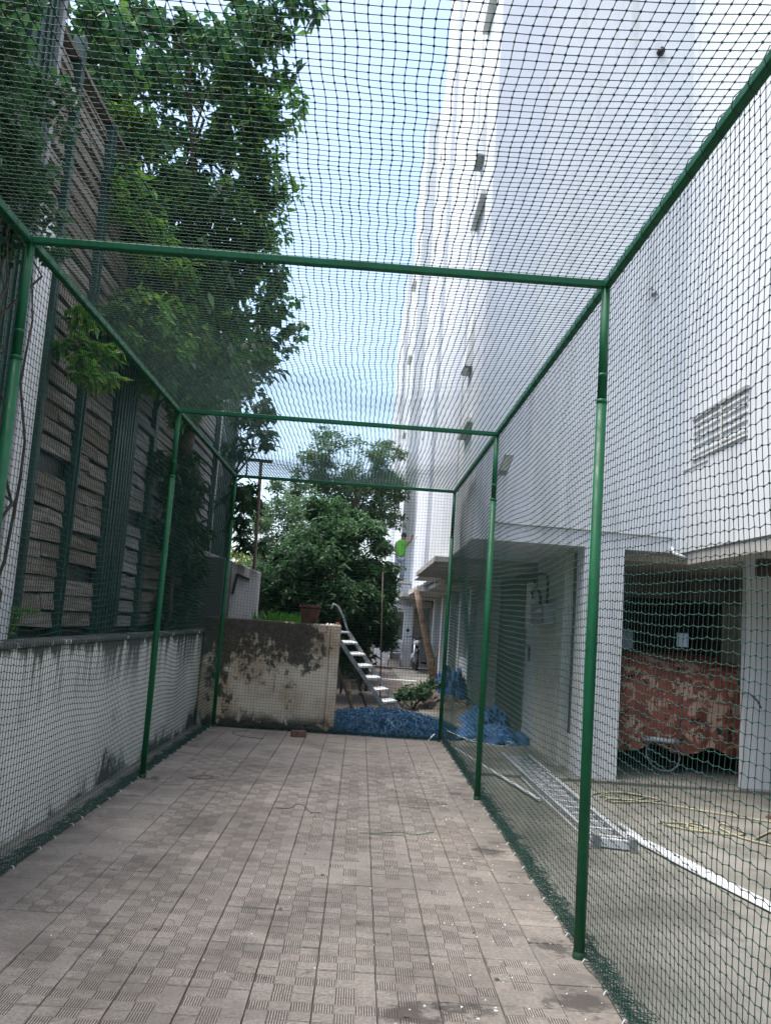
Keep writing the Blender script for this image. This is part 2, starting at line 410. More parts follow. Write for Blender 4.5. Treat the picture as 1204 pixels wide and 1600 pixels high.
def tile_choice(i, j):
    n_ = mnoise.noise(Vector((i*.45, j*.30, 3.7)))
    if i == 0 or (i == 1 and n_ > .1): return smooth_mesh
    if i == 11: return random.choice([smooth_mesh, smooth_mesh, worn_meshes[2]])
    if i >= 10 and n_ > -.12: return random.choice(worn_meshes)
    if n_ > .30: return random.choice(worn_meshes)
    return random.choice(tile_meshes)
for j in range(25):
    for i in range(12):
        o = bpy.data.objects.new('tile', tile_choice(i, j)); COL.objects.link(o); o.parent = lane
        o.location = (TX0 + (i+.5)*T, TY0 + (j+.5)*T, random.gauss(0, .0012))
        o.rotation_euler = (random.gauss(0, .0045), random.gauss(0, .0045), random.gauss(0, .004))
mb = MB()
rows = [TY0 - (k+1)*T for k in range(22)] + [TY0 + (25+k)*T for k in range(9)]
for y0 in rows:
    for i in range(12):
        x0 = TX0 + i*T; zz = random.gauss(0, .0007); a = .0033; q = (T - 2*a)/3
        mb.box(x0+a, x0+T-a, y0+a, y0+T-a, -.0135, zz-.0011, 0)
        for ci in range(3):
            for cj in range(3):
                X, Y = x0+a+ci*q, y0+a+cj*q; e = .0006
                mb.add([(X+e,Y+e,zz),(X+q-e,Y+e,zz),(X+q-e,Y+q-e,zz),(X+e,Y+q-e,zz)], [(0,1,2,3)], 1 if (ci+cj) % 2 and 0 < i < 11 else 0)
o = mb.build('tile_field', ['tile_plain', 'tile_far_dark'], lane); o['kind'] = 'stuff'

# ================================================================ NET FRAME
XL, XR, HT = -1.798, 1.125, 3.265
PY = [.65, 4.344, 8.03, 11.751]
fr = root('practice_cage', (0, PY[1], 0), 'dark green steel pipe frame carrying the nets over the tiled lane', 'cage')
for y in PY:
    for x in (XL, XR):
        mb = MB(); mb.tube([(x, y, -.012), (x+random.gauss(0, .003), y, 1.3), (x, y, 2.66)], .0262, 14); mb.tube([(x, y, 2.655), (x, y, HT)], .0222, 14)
        po = part(mb, 'post', 'green_paint', fr)
        for zc, rr in ((2.66, .0278), (2.795, .0234)):
            part(MB().lathe([(rr-.006, -.012), (rr, -.010), (rr, .010), (rr-.008, .013)], (x, y, zc), 14), 'collar', 'green_paint', po)
        part(MB().lathe([(.0285, -.004), (.031, .002), (.031, .02), (.027, .03)], (x, y, 0), 14), 'foot_ring', 'green_paint', po)
    mb = MB(); mb.box(XL-.021, XR+.021, y-.0195, y+.0195, HT-.012, HT+.027)
    part(mb, 'cross_beam', 'green_paint', fr, .006)
for a, b in zip(PY[:-1], PY[1:]):
    for x in (XL, XR):
        part(B(x-.019, x+.019, a+.021, b-.021, HT-.016, HT+.023), 'top_rail', 'green_paint', fr, .006)

# ================================================================ NETS
def strands(P, r, n=3):
    """P (rows, cols, 3): tubes along both directions plus a knot at every crossing"""
    Vs, Fs = [], []; off = 0
    for A in (P, np.swapaxes(P, 0, 1)):
        a, b, _ = A.shape
        t = A[:, -1] - A[:, 0]; t /= np.linalg.norm(t, axis=1)[:, None]
        ref = np.where(np.abs(t[:, 2:3]) > .8, np.array([[1., 0, 0]]), np.array([[0, 0, 1.]]))
        e1 = np.cross(t, ref); e1 /= np.linalg.norm(e1, axis=1)[:, None]; e2 = np.cross(t, e1)
        ring = [A + r*(math.cos(2*math.pi*k/n+.5)*e1 + math.sin(2*math.pi*k/n+.5)*e2)[:, None, :] for k in range(n)]
        V = np.stack(ring, 2); Vs.append(V.reshape(-1, 3))
        idx = (np.arange(a)[:, None, None]*b + np.arange(b-1)[None, :, None])*n
        k = np.arange(n)[None, None, :]; k2 = (k+1) % n
        F = np.stack([idx+k, idx+k2, idx+n+k2, idx+n+k], -1).reshape(-1, 4); Fs.append(F+off); off += a*b*n
    return np.concatenate(Vs), np.concatenate(Fs)
def knots(P, r):
    C = P.reshape(-1, 3); m = len(C)
    D = np.array([[1,0,0],[0,1,0],[-1,0,0],[0,-1,0],[0,0,1],[0,0,-1]])*r
    V = (C[:, None, :] + D[None]*(1+.35*rng.random((m, 1, 1)))).reshape(-1, 3)
    f = np.array([[0,1,4],[1,2,4],[2,3,4],[3,0,4],[1,0,5],[2,1,5],[3,2,5],[0,3,5]])
    return V, (f[None] + 6*np.arange(m)[:, None, None]).reshape(-1, 3)
def smooth_noise(a, b, fa, fb, seed):
    r0 = np.random.default_rng(seed); out = np.zeros((a, b)); u = np.linspace(0, 1, a)[:, None]; v = np.linspace(0, 1, b)[None]
    for k in range(7):
        out += r0.normal()*np.sin(2*math.pi*(u*fa*r0.uniform(-1, 1) + v*fb*r0.uniform(-1, 1)) + r0.uniform(0, 6.3))
    return out/7**.5
def net(name, P, label, r=.0015, k=.0042):
    V, F = strands(P, r); K, KF = knots(P, k)
    rt = root(name, tuple(P.reshape(-1, 3).min(0)), label, 'net')
    keep(bulk('mesh', V, F, 'net_green'), rt); keep(bulk('knots', K, KF, 'net_green'), rt)
    return rt
CELL = .04
ys = np.arange(PY[0], PY[3]+.001, CELL); xs = np.linspace(XL-.03, XR+.03, 75); zs = np.linspace(.02, HT+.03, 83)
bay = lambda y: np.clip(np.sin(math.pi*np.interp(y, PY, [0, 1, 2, 3]))**2, 0, 1)
# roof
na, nb = len(ys), len(xs); G = np.zeros((na, nb, 3)); Y, X = np.meshgrid(ys, xs, indexing='ij')
edge = np.sin(math.pi*np.linspace(0, 1, nb))[None, :]; sag = bay(Y)
G[..., 0] = X + edge*(.020*smooth_noise(na, nb, 6, 1.5, 3)*sag + .004*smooth_noise(na, nb, 40, 2, 4)) + edge*.035*np.sin(2*math.pi*np.interp(Y, PY, [0, 1, 2, 3]))*(Y > PY[2])
G[..., 1] = Y + edge*(.010*smooth_noise(na, nb, 8, 3, 5)) + .0015*smooth_noise(na, nb, 60, 20, 12)
G[..., 2] = HT + .032 - edge*sag*(.075 + .03*smooth_noise(na, nb, 8, 2, 6)) - .0015*smooth_noise(na, nb, 50, 30, 7)*edge
roof_ = net('roof_net', G, 'green knotted net stretched flat over the top of the pipe frame', .0017, .0050)
for x in (XL, XR):
    mb = MB(); tt = np.arange(PY[0]+.03, PY[3]-.03, .018)
    mb.tube([(x + .030*math.cos(y_*47+math.sin(y_*5)), y_ + .004*math.sin(y_*31), HT+.006 + .030*math.sin(y_*47+math.sin(y_*5))) for y_ in tt], .0019, 4, 0, False)
    part(mb, 'lacing_cord', 'net_green', roof_)
def side(name, x, sgn, seed, label):
    na, nb = len(ys), len(zs); Y, Z = np.meshgrid(ys, zs, indexing='ij'); G = np.zeros((na, nb, 3))
    ez = np.sin(math.pi*np.linspace(0, 1, nb))[None, :]; sg = bay(Y); drop = (1-np.linspace(0, 1, nb)[None])
    G[..., 0] = x + sgn*(.02 + ez*.02*(1+smooth_noise(na, nb, 7, 2, seed))*sg)
    G[..., 1] = Y + .006*smooth_noise(na, nb, 25, 4, seed+1) + .001*smooth_noise(na, nb, 150, 60, seed+5)
    G[..., 2] = Z - ez*(.035*sg + .018*smooth_noise(na, nb, 9, 2.5, seed+2)) + .0028*np.where((np.arange(na)[:, None]+np.arange(nb)[None]) % 2 == 0, 1, -1) + .0015*smooth_noise(na, nb, 90, 50, seed+3)
    G[..., 2] = np.maximum(G[..., 2], .012)
    rt = net(name, G, label)
    # spare netting bunched along the foot
    r0 = np.random.default_rng(seed+9); mb = MB(); HV, HF, off = [], [], 0
    for lay in range(3):
        yy = np.arange(PY[0]+.01*lay, PY[3], .036); kk = 5; Yh, Kh = np.meshgrid(yy, np.arange(kk), indexing='ij'); Q = np.zeros((len(yy), kk, 3)); m_ = len(yy)
        Q[..., 0] = x + sgn*(.004 + .008*lay + Kh*.021*(1+.35*smooth_noise(m_, kk, 40, 1, seed+20+lay)) + .010*smooth_noise(m_, kk, 120, 2, seed+30+lay))
        Q[..., 1] = Yh + .012*smooth_noise(m_, kk, 90, 3, seed+40+lay)
        Q[..., 2] = .006 + .006*lay + np.abs(.018*smooth_noise(m_, kk, 60, 1.2, seed+50+lay))*np.sin(math.pi*(Kh+.6)/(kk+.2)) - .06*np.clip(np.abs(Q[..., 0]-x)-.05, 0, .06)
        v_, f_h = strands(Q, .0017); HV.append(v_); HF.append(f_h+off); off += len(v_)
        v_, f_k = knots(Q, .004); 
    keep(bulk('folded_net', np.concatenate(HV), np.concatenate(HF), 'net_green'), rt)
    for y in np.arange(PY[0]+.2, PY[3], .31):
        q = r0.uniform(-.06, .06); mb.tube([(x-sgn*.012, y+q, .004), (x+sgn*.0, y+q+.01, .018), (x+sgn*.02, y+q+.025, .006)], .0028, 4, 1, False)
    part(mb, 'ties', ['net_green', 'tie_white'], rt)['kind'] = 'stuff'
side('side_net', XR+.012, 1, 21, 'green knotted side net hanging between the lane and the concrete driveway')
side('side_net', XL-.012, -1, 41, 'green knotted side net hanging in front of the low white mouldy wall')
nx, nz = len(xs), len(zs); Xg, Zg = np.meshgrid(xs, zs, indexing='ij'); G = np.zeros((nx, nz, 3))
e = np.sin(math.pi*np.linspace(0, 1, nx))[:, None]*np.sin(math.pi*np.linspace(0, 1, nz))[None]
G[..., 0] = Xg + e*.02*smooth_noise(nx, nz, 2, 3, 60); G[..., 1] = PY[3] + .03 + e*(.04+.02*smooth_noise(nx, nz, 2, 2, 61)); G[..., 2] = np.maximum(Zg - e*.05, .012)
en = net('end_net', G, 'green knotted net closing the far end of the lane before the black-stained wall')
mb = MB(); r0 = np.random.default_rng(5)
for k in range(12):
    ph = r0.uniform(0, 6.3, 3); c = r0.uniform(0, .07); mb.tube([(x, PY[3]+.02+c+.02*math.sin(x*31+ph[0]), .006+abs(.03*math.sin(x*23+ph[1])+.015*math.sin(x*63+ph[2]))) for x in np.arange(XL, XR, .025)], .0022, 3, 0, False)
part(mb, 'bunched_hem', 'net_green', en)

# ================================================================ LEFT SIDE
bw = root('boundary_wall', (-2.22, 6, -.1), 'low white plastered wall with black mould streaks left of the lane', 'wall')
part(B(-2.32, -2.121, -2, 13.2, -.15, 1.165), 'wall_face', 'mould_white', bw, .012)
part(B(-2.335, -2.10, -2, 13.2, 1.166, 1.20), 'coping', 'mould_white', bw, .01)

pb = root('plank_building', (-2.9, 11, 0), 'tall old building clad in weathered horizontal boards with dark green steel uprights', 'building')
PX = -2.75
part(B(-6.5, PX-.05, -1, 18.2, -.15, 6.02), 'backing_wall', 'black_steel', pb)
ch = .148
def lap(name, y0, y1, z0, mat, gap=0):
    t = random.uniform(-.012, .012); lean = random.uniform(.0, .02); h = ch - random.uniform(-.004, .035)
    s0, s1 = random.gauss(0, .010), random.gauss(0, .010)
    mb = MB(); mb.hexa([(PX-.03, y0, z0+s0), (PX+lean, y0, z0+s0), (PX+lean, y1, z0+s1), (PX-.03, y1, z0+s1),
                        (PX-.03, y0, z0+h+s0), (PX-.012+t*.3, y0, z0+h+s0), (PX-.012+t*.3, y1, z0+h+s1), (PX-.03, y1, z0+h+s1)])
    return part(mb, name, mat, pb)
bays = [(7.20, 8.07, 1.24, 'old_board'), (8.21, 9.21, 1.24, 'old_board'), (10.0, 10.86, 1.24, 'grey_board'), (11.04, 12.43, 1.24, 'old_board'), (13.30, 15.22, 1.24, 'grey_board'),
        (6.60, 7.10, 4.52, 'old_board'), (4.6, 6.08, 4.9, 'old_board')]
for (y0, y1, z0, m) in bays:
    z = z0
    while z + ch < 6.0:
        if random.random() < .3:
            ym = y0 + (y1-y0)*random.uniform(.3, .7); lap('board', y0+.003, ym-.003, z, m); lap('board', ym+.003, y1-.003, z, m)
        elif random.random() > .025: lap('board', y0+.003, y1-.003, z, m)
        z += ch
def upr(name, y0, y1, z0, z1, d, m='dark_green_steel'): return part(B(PX-.045, PX+d, y0, y1, z0, z1), name, m, pb, .004)
u = upr('upright', 6.10, 6.585, 1.0, 6.3, .05)
part(B(PX+.051, PX+.085, 6.52, 6.583, 1.0, 6.3), 'flange', 'grey_metal', u)
for yy in (6.2, 6.32, 6.42): part(B(PX+.051, PX+.066, yy, yy+.03, 1.0, 6.25), 'rib', 'dark_green_steel', u)
part(B(PX-.045, PX+.012, 6.59, 7.105, 1.0, 4.515), 'white_panel', 'white_plaster', pb)
part(B(PX-.045, PX+.02, 4.6, 6.09, 1.0, 4.89), 'sheet_panel', 'teal_sheet', pb)
upr('upright', 7.11, 7.19, 1.0, 6.25, .055)
u2 = upr('upright', 8.08, 8.20, 1.0, 6.05, .055); part(B(PX+.056, PX+.072, 8.125, 8.155, 1.0, 6.05), 'rib', 'dark_green_steel', u2)
wp = upr('sheet_panel', 9.22, 9.98, 1.0, 6.1, .035, 'dark_green_steel')
for k in range(7): part(B(PX+.036, PX+.058, 9.25+k*.105, 9.25+k*.105+.05, 1.0, 6.1), 'rib', 'dark_green_steel', wp)
upr('upright', 10.87, 11.03, 1.0, 5.9, .055)
fz = upr('window_frame', 9.985, 10.06, 1.24, 3.62, .05, 'teal_sheet'); part(B(PX-.02, PX+.05, 10.061, 10.869, 3.54, 3.63), 'frame_head', 'teal_sheet', fz)
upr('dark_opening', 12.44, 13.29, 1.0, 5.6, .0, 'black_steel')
for yy in (12.44, 13.2): upr('upright', yy, yy+.08, 1.0, 6.0, .05)
sp = upr('sheet_panel', 15.24, 17.5, 1.0, 7.2, .03, 'teal_sheet')
for k in range(12): part(B(PX+.031, PX+.05, 15.3+k*.18, 15.3+k*.18+.06, 1.0, 7.2), 'rib', 'teal_sheet', sp)
part(MB().tube([(PX+.07, 15.35, 1.2), (PX+.075, 15.35, 4), (PX+.07, 15.36, 6.9)], .016, 6), 'cable', 'pipe_white', pb)
for zz, ln in ((5.4, .22), (4.7, .28), (4.05, .2)): part(MB().bar((PX+.08, 15.4, zz), (PX+.1, 15.42+ln, zz-.22), .06, .01), 'bracket', 'pipe_white', pb)
part(B(-6.5, PX+.03, -1, 15.2, 6.03, 6.07), 'roof_edge', 'old_board', pb)

# far end walls
ew = root('stained_wall', (-1.1, 12.3, 0), 'chest-high ochre end wall blackened with mould behind the end net', 'wall')
part(B(-2.10, -.40, 12.2, 12.38, -.15, 1.395), 'wall_face', 'mould_ochre', ew, .02)
part(B(-.40, -.262, 12.185, 12.42, -.15, 1.40), 'end_pier', 'mould_ochre', ew, .02)
mb = MB()
for k in range(70):
    x = random.uniform(-2.0, -.4); rr = random.uniform(.02, .06); mb.lathe([(rr*1.2, 0), (rr, rr*.7), (rr*.4, rr*1.1), (.001, rr*1.2)], (x, 12.19-random.uniform(0, .12), -.012), 6)
o = part(mb, 'moss_footing', 'soil', ew); o['kind'] = 'stuff'
pw = root('pale_wall', (-2.2, 14, 0), 'pale grey stained plaster wall taller than the ochre wall in front of it', 'wall')
mb = MB(); mb.hexa([(-2.74, 14.0, -.15), (-1.63, 14.0, -.15), (-1.63, 14.2, -.15), (-2.74, 14.2, -.15), (-2.74, 14.0, 2.46), (-1.63, 14.0, 2.12), (-1.63, 14.2, 2.12), (-2.74, 14.2, 2.46)])
part(mb, 'wall_face', 'mould_pale', pw, .02)
part(B(-2.745, -2.06, 13.2, 13.999, -.15, 2.26), 'return_wall', 'mould_white', pw, .015)
part(MB().bar((-1.98, 13.97, 2.06), (-1.78, 13.97, 1.99), .035, .035).bar((-1.975, 13.97, 2.07), (-2.02, 13.97, 1.75), .035, .035), 'angle_bracket', 'black_steel', pw)

tp = root('steel_pole', (-1.75, 14.3, 0), 'thin rusty steel pole with a short crossbar behind the pale wall', 'pole')
part(MB().tube([(-1.71, 14.3, -.15), (-1.80, 14.3, 3.92)], .028, 8), 'shaft', 'rusty_steel', tp)
part(MB().bar((-2.02, 14.3, 3.94), (-1.62, 14.3, 3.93), .05, .05), 'crossbar', 'rusty_steel', tp)

fp = root('flower_pot', (-.70, 12.32, 1.40), 'square brown clay pot standing on top of the ochre wall', 'pot')
mb = MB(); mb.hexa([(-.80,12.23,1.40),(-.60,12.23,1.40),(-.60,12.40,1.40),(-.80,12.40,1.40),(-.84,12.20,1.60),(-.57,12.20,1.60),(-.57,12.43,1.60),(-.84,12.43,1.60)])
part(mb, 'pot_body', 'terracotta', fp, .01); part(B(-.85, -.56, 12.19, 12.44, 1.601, 1.64), 'rim', 'terracotta', fp, .008)

# ================================================================ APARTMENT BUILDING
ap = root('apartment_building', (3.0, 10.1, DRV), 'tall white plastered apartment block on columns right of the lane', 'building')
TOP = 20.2
part(B(3.58, 15, -9, 10.12, 2.50, TOP), 'near_block', 'white_plaster', ap)
part(B(1.80, 15, 10.1, 21.5, 2.50, TOP), 'front_block', 'white_plaster', ap)
part(B(1.20, 1.799, 10.101, 10.80, 2.50, TOP), 'corner_pier', 'side_plaster', ap)
part(B(1.235, 1.799, 10.801, 12.6, 2.50, TOP), 'side_wall', 'white_plaster', ap)
part(B(1.215, 1.799, 12.601, 14.4, 2.50, TOP), 'side_wall', 'side_plaster', ap)
part(B(1.28, 1.799, 14.401, 18.2, 2.52, TOP), 'side_wall', 'white_plaster', ap)
part(B(1.20, 1.799, 18.201, 21.5, 2.52, TOP), 'corner_pier', 'side_plaster', ap)
part(B(1.56, 15, 21.501, 30.7, 2.55, TOP-.4), 'recess_wall', 'side_plaster', ap)
part(B(1.20, 15, 30.701, 38.0, 2.55, TOP), 'rear_block', 'white_plaster', ap)
part(B(1.55, 15, 38.001, 45, -.1, TOP-.4), 'recess_wall', 'side_plaster', ap)
part(B(1.20, 15, 45.001, 60, -.1, TOP), 'rear_block', 'white_plaster', ap)
# columns and ground-floor walls
part(B(2.50, 2.955, 10.1, 10.46, DRV, 2.499), 'column', 'white_plaster', ap)
part(B(4.36, 4.95, 10.1, 10.19, DRV, 2.499), 'column', 'white_plaster', ap)
part(B(4.46, 4.95, 9.98, 10.099, 2.30, 2.48), 'vent_box', 'rusty_steel', ap)
part(B(2.52, 2.95, 10.461, 10.86, DRV, .32), 'low_panel', 'cream_panel', ap)
part(B(2.56, 2.95, 10.461, 10.86, .321, 2.499), 'dark_door', 'panel_green', ap)
part(B(2.45, 2.95, 10.861, 12.55, DRV, 2.499), 'cream_wall', 'cream_panel', ap)
part(B(2.47, 2.95, 12.551, 13.35, DRV, 2.1), 'pale_door', 'side_plaster', ap)
part(B(2.62, 2.95, 12.551, 17.0, DRV, 2.499), 'recess_panel', 'panel_green', ap)
for y0, y1, lo in ((17.0, 17.22, DRV), (20.0, 20.25, DRV), (22.0, 22.25, DRV), (24.4, 24.7, DRV), (27, 27.3, DRV), (30, 30.3, DRV)):
    part(B(2.42, 2.95, y0, y1, lo, 2.499), 'pillar', 'white_plaster', ap)
part(B(2.56, 2.9, 17.221, 33.5, DRV, 2.498), 'inner_wall', 'panel_green', ap)
part(B(2.46, 2.559, 20.251, 21.999, DRV, .75), 'low_panel', 'white_plaster', ap)
# beams and ceiling over the parking
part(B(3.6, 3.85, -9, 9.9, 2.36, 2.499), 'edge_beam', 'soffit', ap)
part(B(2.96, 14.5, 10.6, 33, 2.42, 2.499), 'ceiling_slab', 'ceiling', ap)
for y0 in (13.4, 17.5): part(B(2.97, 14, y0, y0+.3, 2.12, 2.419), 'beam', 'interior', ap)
part(B(5.55, 5.95, 13.7, 14.1, DRV, 2.419), 'column', 'cream_panel', ap)
part(B(4.35, 4.7, 17.8, 18.1, DRV, 2.1), 'column', 'interior', ap)
# back wall of the parking with two daylight openings
yb = 22.0
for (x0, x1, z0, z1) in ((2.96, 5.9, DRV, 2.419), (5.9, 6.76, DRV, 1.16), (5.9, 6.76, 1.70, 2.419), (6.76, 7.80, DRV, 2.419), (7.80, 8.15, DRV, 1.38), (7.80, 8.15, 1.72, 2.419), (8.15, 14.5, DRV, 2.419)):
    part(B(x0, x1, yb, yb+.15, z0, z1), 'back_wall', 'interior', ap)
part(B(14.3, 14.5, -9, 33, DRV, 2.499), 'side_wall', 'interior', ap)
# small things fixed to the facade
def ledge(x, y0, y1, z, proj, parent=ap, m='shade_grey'): return part(B(x-proj, x+.02, y0, y1, z, z+.07), 'sunshade', m, parent, .006)
for k in range(5):
    ledge(1.234, 10.82, 11.95, 4.02+3*k, .10)
    z0 = 4.95+3*k
    wn = part(MB().hexa([(1.13, 11.5, z0), (1.2345, 11.5, z0-.02), (1.2345, 11.98, z0-.02), (1.13, 11.98, z0), (1.222, 11.5, z0+.75), (1.2345, 11.5, z0+.75), (1.2345, 11.98, z0+.75), (1.222, 11.98, z0+.75)]), 'tilted_window', 'shade_grey', ap)
    part(B(1.14, 1.222, 11.53, 11.95, z0-.03, z0-.021), 'pane', 'window_glass', wn)
    ledge(1.56, 25.0, 26.6, 4.02+3*k, .13)
    if k < 4: ledge(1.2, 33.0, 34.2, 5.6+3*k, .12)
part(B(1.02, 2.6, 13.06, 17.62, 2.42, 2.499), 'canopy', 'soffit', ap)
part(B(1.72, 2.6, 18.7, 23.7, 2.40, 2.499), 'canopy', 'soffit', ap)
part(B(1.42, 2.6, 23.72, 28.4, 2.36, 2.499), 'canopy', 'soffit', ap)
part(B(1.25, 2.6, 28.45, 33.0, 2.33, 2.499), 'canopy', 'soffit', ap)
# porch at the back of the yard
part(B(.3, 1.53, 32.0, 32.3, 1.86, 2.10), 'porch_beam', 'white_plaster', ap)
part(B(1.531, 1.85, 32.0, 32.3, DRV, 2.10), 'porch_pillar', 'white_plaster', ap)
part(B(.28, 2.5, 32.0, 37.9, 2.101, 2.28), 'porch_roof', 'soffit', ap)
part(B(-.6, 2.6, 37.0, 37.2, DRV, 2.09), 'porch_wall', 'interior', ap)
part(B(1.02, 1.3, 36.9, 36.99, DRV+.05, 1.9), 'porch_door', 'cream_panel', ap)
part(B(-.4, 2.5, 30.5, 36.8, -.156, -.02), 'porch_step', 'yard', ap)
# conduit along the wall, cable loop, ventilator grille, pipe stub
mb = MB(); mb.tube([(1.42, 10.085, 3.1), (1.415, 10.085, 2.80), (1.44, 10.085, 2.715), (1.52, 10.085, 2.70), (2.6, 10.085, 2.69), (3.50, 10.085, 2.665)], .011, 6)
part(mb, 'conduit', 'conduit_grey', ap)
part(MB().tube([(3.48, 10.07, 2.56), (3.50, 10.05, 2.49), (3.60, 10.0, 2.455), (3.75, 9.93, 2.445), (3.9, 9.91, 2.45)], .018, 8), 'pipe_bend', 'pipe_white', ap)
part(MB().lathe([(.001, -.05), (.045, -.048), (.045, .03)], (3.16, 10.08, 8.65), 14, 'y'), 'drain_stub', 'black_plastic', ap)
part(MB().lathe([(.001, -.04), (.03, -.038), (.03, .03)], (3.18, 10.08, 5.56), 12, 'y').bar((3.14, 10.06, 5.62), (3.22, 10.06, 5.54), .02, .02), 'pipe_clamp', 'grey_metal', ap)
gr_ = part(B(3.545, 3.5795, 8.30, 9.72, 3.965, 4.0), 'ventilator', 'conduit_grey', ap)
for zz in (3.90, 3.82, 3.74, 3.66, 3.56, 3.51): part(B(3.556, 3.5795, 8.32, 9.70, zz, zz+.016), 'slat', 'shade_grey', gr_)
part(B(3.552, 3.5795, 8.90, 8.93, 3.53, 3.96), 'mullion', 'cream_panel', gr_)
part(B(3.558, 3.5795, 9.70, 9.72, 3.45, 3.96), 'frame_side', 'shade_grey', gr_)
part(B(3.565, 3.5795, 9.3, 10.05, 3.44, 3.452), 'ledge_line', 'shade_grey', gr_)
part(MB().tube([(4.34, 10.06, .98), (4.40, 10.05, .98), (4.5, 10.06, .9), (4.55, 10.07, .82)], .008, 6), 'cable', 'cable_black', ap)
# meter box with arched cables
mbx = root('meter_box', (2.44, 11.75, 1.6), 'grey electric meter box with arched black cables on the cream wall', 'meter box')
part(B(2.30, 2.449, 11.32, 12.15, 1.60, 1.86), 'box', 'grey_metal', mbx, .01)
part(B(2.292, 2.299, 11.5, 11.8, 1.75, 1.79), 'label_plate', 'pipe_white', mbx)
for y0, y1, zt in ((11.5, 12.6, 2.28), (11.95, 12.7, 2.08)):
    pts = [(2.38, y0, 1.86), (2.38, y0, zt-.14), (2.38, y0+.08, zt-.04), (2.38, (y0+y1)/2, zt), (2.39, y1-.05, zt-.03), (2.42, y1, zt-.1)]
    part(MB().tube(pts, .018, 7), 'cable', 'cable_black', mbx)
jb = root('switch_panel', (2.46, 12.9, 1.5), 'small white switch panel with bolt beside the meter box', 'switch panel')
part(B(2.40, 2.469, 12.75, 13.1, 1.55, 2.2), 'panel', 'pipe_white', jb, .008); part(MB().bar((2.39, 12.6, 1.28), (2.39, 13.0, 1.3), .03, .03).bar((2.39, 12.62, 1.28), (2.39, 12.62, 1.08), .03, .03), 'bolt', 'black_steel', jb)
sb = tag(B(2.60, 2.66, 10.07, 10.099, 1.42, 1.55).build('socket_box', 'cream_panel', None, .006), 'small cream socket box on the white column behind the net', 'socket')
# flood light
fl = root('flood_light', (1.5, 10.1, 3.2), 'rectangular flood light tilted down on the white wall above the conduit', 'lamp')
part(MB().hexa([(1.42, 9.93, 3.22), (1.52, 9.93, 3.22), (1.58, 9.80, 3.44), (1.48, 9.80, 3.44), (1.42, 9.98, 3.24), (1.52, 9.98, 3.24), (1.58, 9.86, 3.47), (1.48, 9.86, 3.47)]), 'housing', 'grey_metal', fl, .004)
part(MB().hexa([(1.432, 9.928, 3.225), (1.512, 9.928, 3.225), (1.568, 9.80, 3.435), (1.49, 9.80, 3.435), (1.432, 9.934, 3.228), (1.512, 9.934, 3.228), (1.568, 9.806, 3.438), (1.49, 9.806, 3.438)]), 'glass', 'lamp_glass', fl)
part(MB().tube([(1.5, 9.9, 3.33), (1.5, 10.1, 3.33)], .015, 6), 'bracket', 'grey_metal', fl)
part(MB().tube([(1.46, 10.09, 3.3), (1.43, 10.09, 3.2), (1.42, 10.09, 3.09)], .008, 5), 'lead', 'cable_black', fl)

# ================================================================ COVERED CAR
car = root('covered_car', (4.2, 13.4, DRV+.03), 'car hidden under a red and tan camouflage cover between the white columns', 'car')
GN = 46; hx, hy, hz = 1.0, 2.05, 1.0; cx, cy = 4.12, 13.0
V, F = [], []; ids = {}
def cov(a, b, c):
    k = 9; n_ = (abs(a)**k + abs(b)**k + max(c, 0)**k)**(1/k); a, b, c = a/n_, b/n_, c/n_
    yl = b*hy; prof = np.interp(yl, [-2.05, -1.5, -.6, .7, 1.2, 2.05], [1.20, 1.30, 1.34, 1.32, .96, .84])
    taper = 1 - .14*max(0, c-.55)/.45 - .03*math.sin(c*3)
    x, y, z = cx + a*hx*taper, cy + yl*(1 - .05*max(0, c-.5)), .19 + c*(prof-.19) + (1-c)*.05*math.sin(a*9+b*13)
    d = .030*mnoise.noise(Vector((x*2.2, y*2.2, z*1.4))) + .035*(1-c)**.7*math.sin(x*17+3*math.sin(z*3)+y*13) + .014*mnoise.noise(Vector((x*8, y*8, z*3)))
    v = Vector((x-cx, y-cy, (z-.7))); v.normalize()
    return (x + v.x*d, y + v.y*d, z + v.z*d)
def grid(fn, nu, nv):
    o = len(V)
    for i in range(nu+1):
        for j in range(nv+1): V.append(cov(*fn(i/nu, j/nv)))
    for i in range(nu):
        for j in range(nv): q = o + i*(nv+1) + j; F.append((q, q+nv+1, q+nv+2, q+1))
grid(lambda u, v: (-1+2*u, -1, v), 44, 30); grid(lambda u, v: (1-2*u, 1, v), 30, 20)
grid(lambda u, v: (-1, 1-2*u, v), 60, 26); grid(lambda u, v: (1, -1+2*u, v), 60, 26); grid(lambda u, v: (-1+2*u, -1+2*v, 1), 40, 60)
o = bulk('fabric_cover', V, F, 'camo_cover', None, None, True); keep(o, car)
part(B(3.32, 4.80, 11.25, 14.8, .16, .9), 'body', 'black_plastic', car, .05)
for sx in (3.28, 4.70):
    for yy in (11.65, 14.25):
        wl = part(MB().lathe([(.18, -.09), (.28, -.085), (.305, -.05), (.305, .05), (.28, .085), (.18, .09)], (sx, yy, .235), 24, 'x'), 'wheel', 'rubber', car)
        mb = MB(); mb.lathe([(.02, -.07), (.06, -.075), (.06, -.06)], (sx, yy, .235), 12, 'x'); mb.lathe([(.17, -.085), (.19, -.08), (.19, -.05)], (sx, yy, .235), 24, 'x')
        for k in range(6):
            a = k*math.pi/3; mb.bar((sx-.07, yy+.05*math.cos(a), .235+.05*math.sin(a)), (sx-.075, yy+.18*math.cos(a), .235+.18*math.sin(a)), .03, .02, (1, 0, 0))
        part(mb, 'rim', 'chrome', wl)
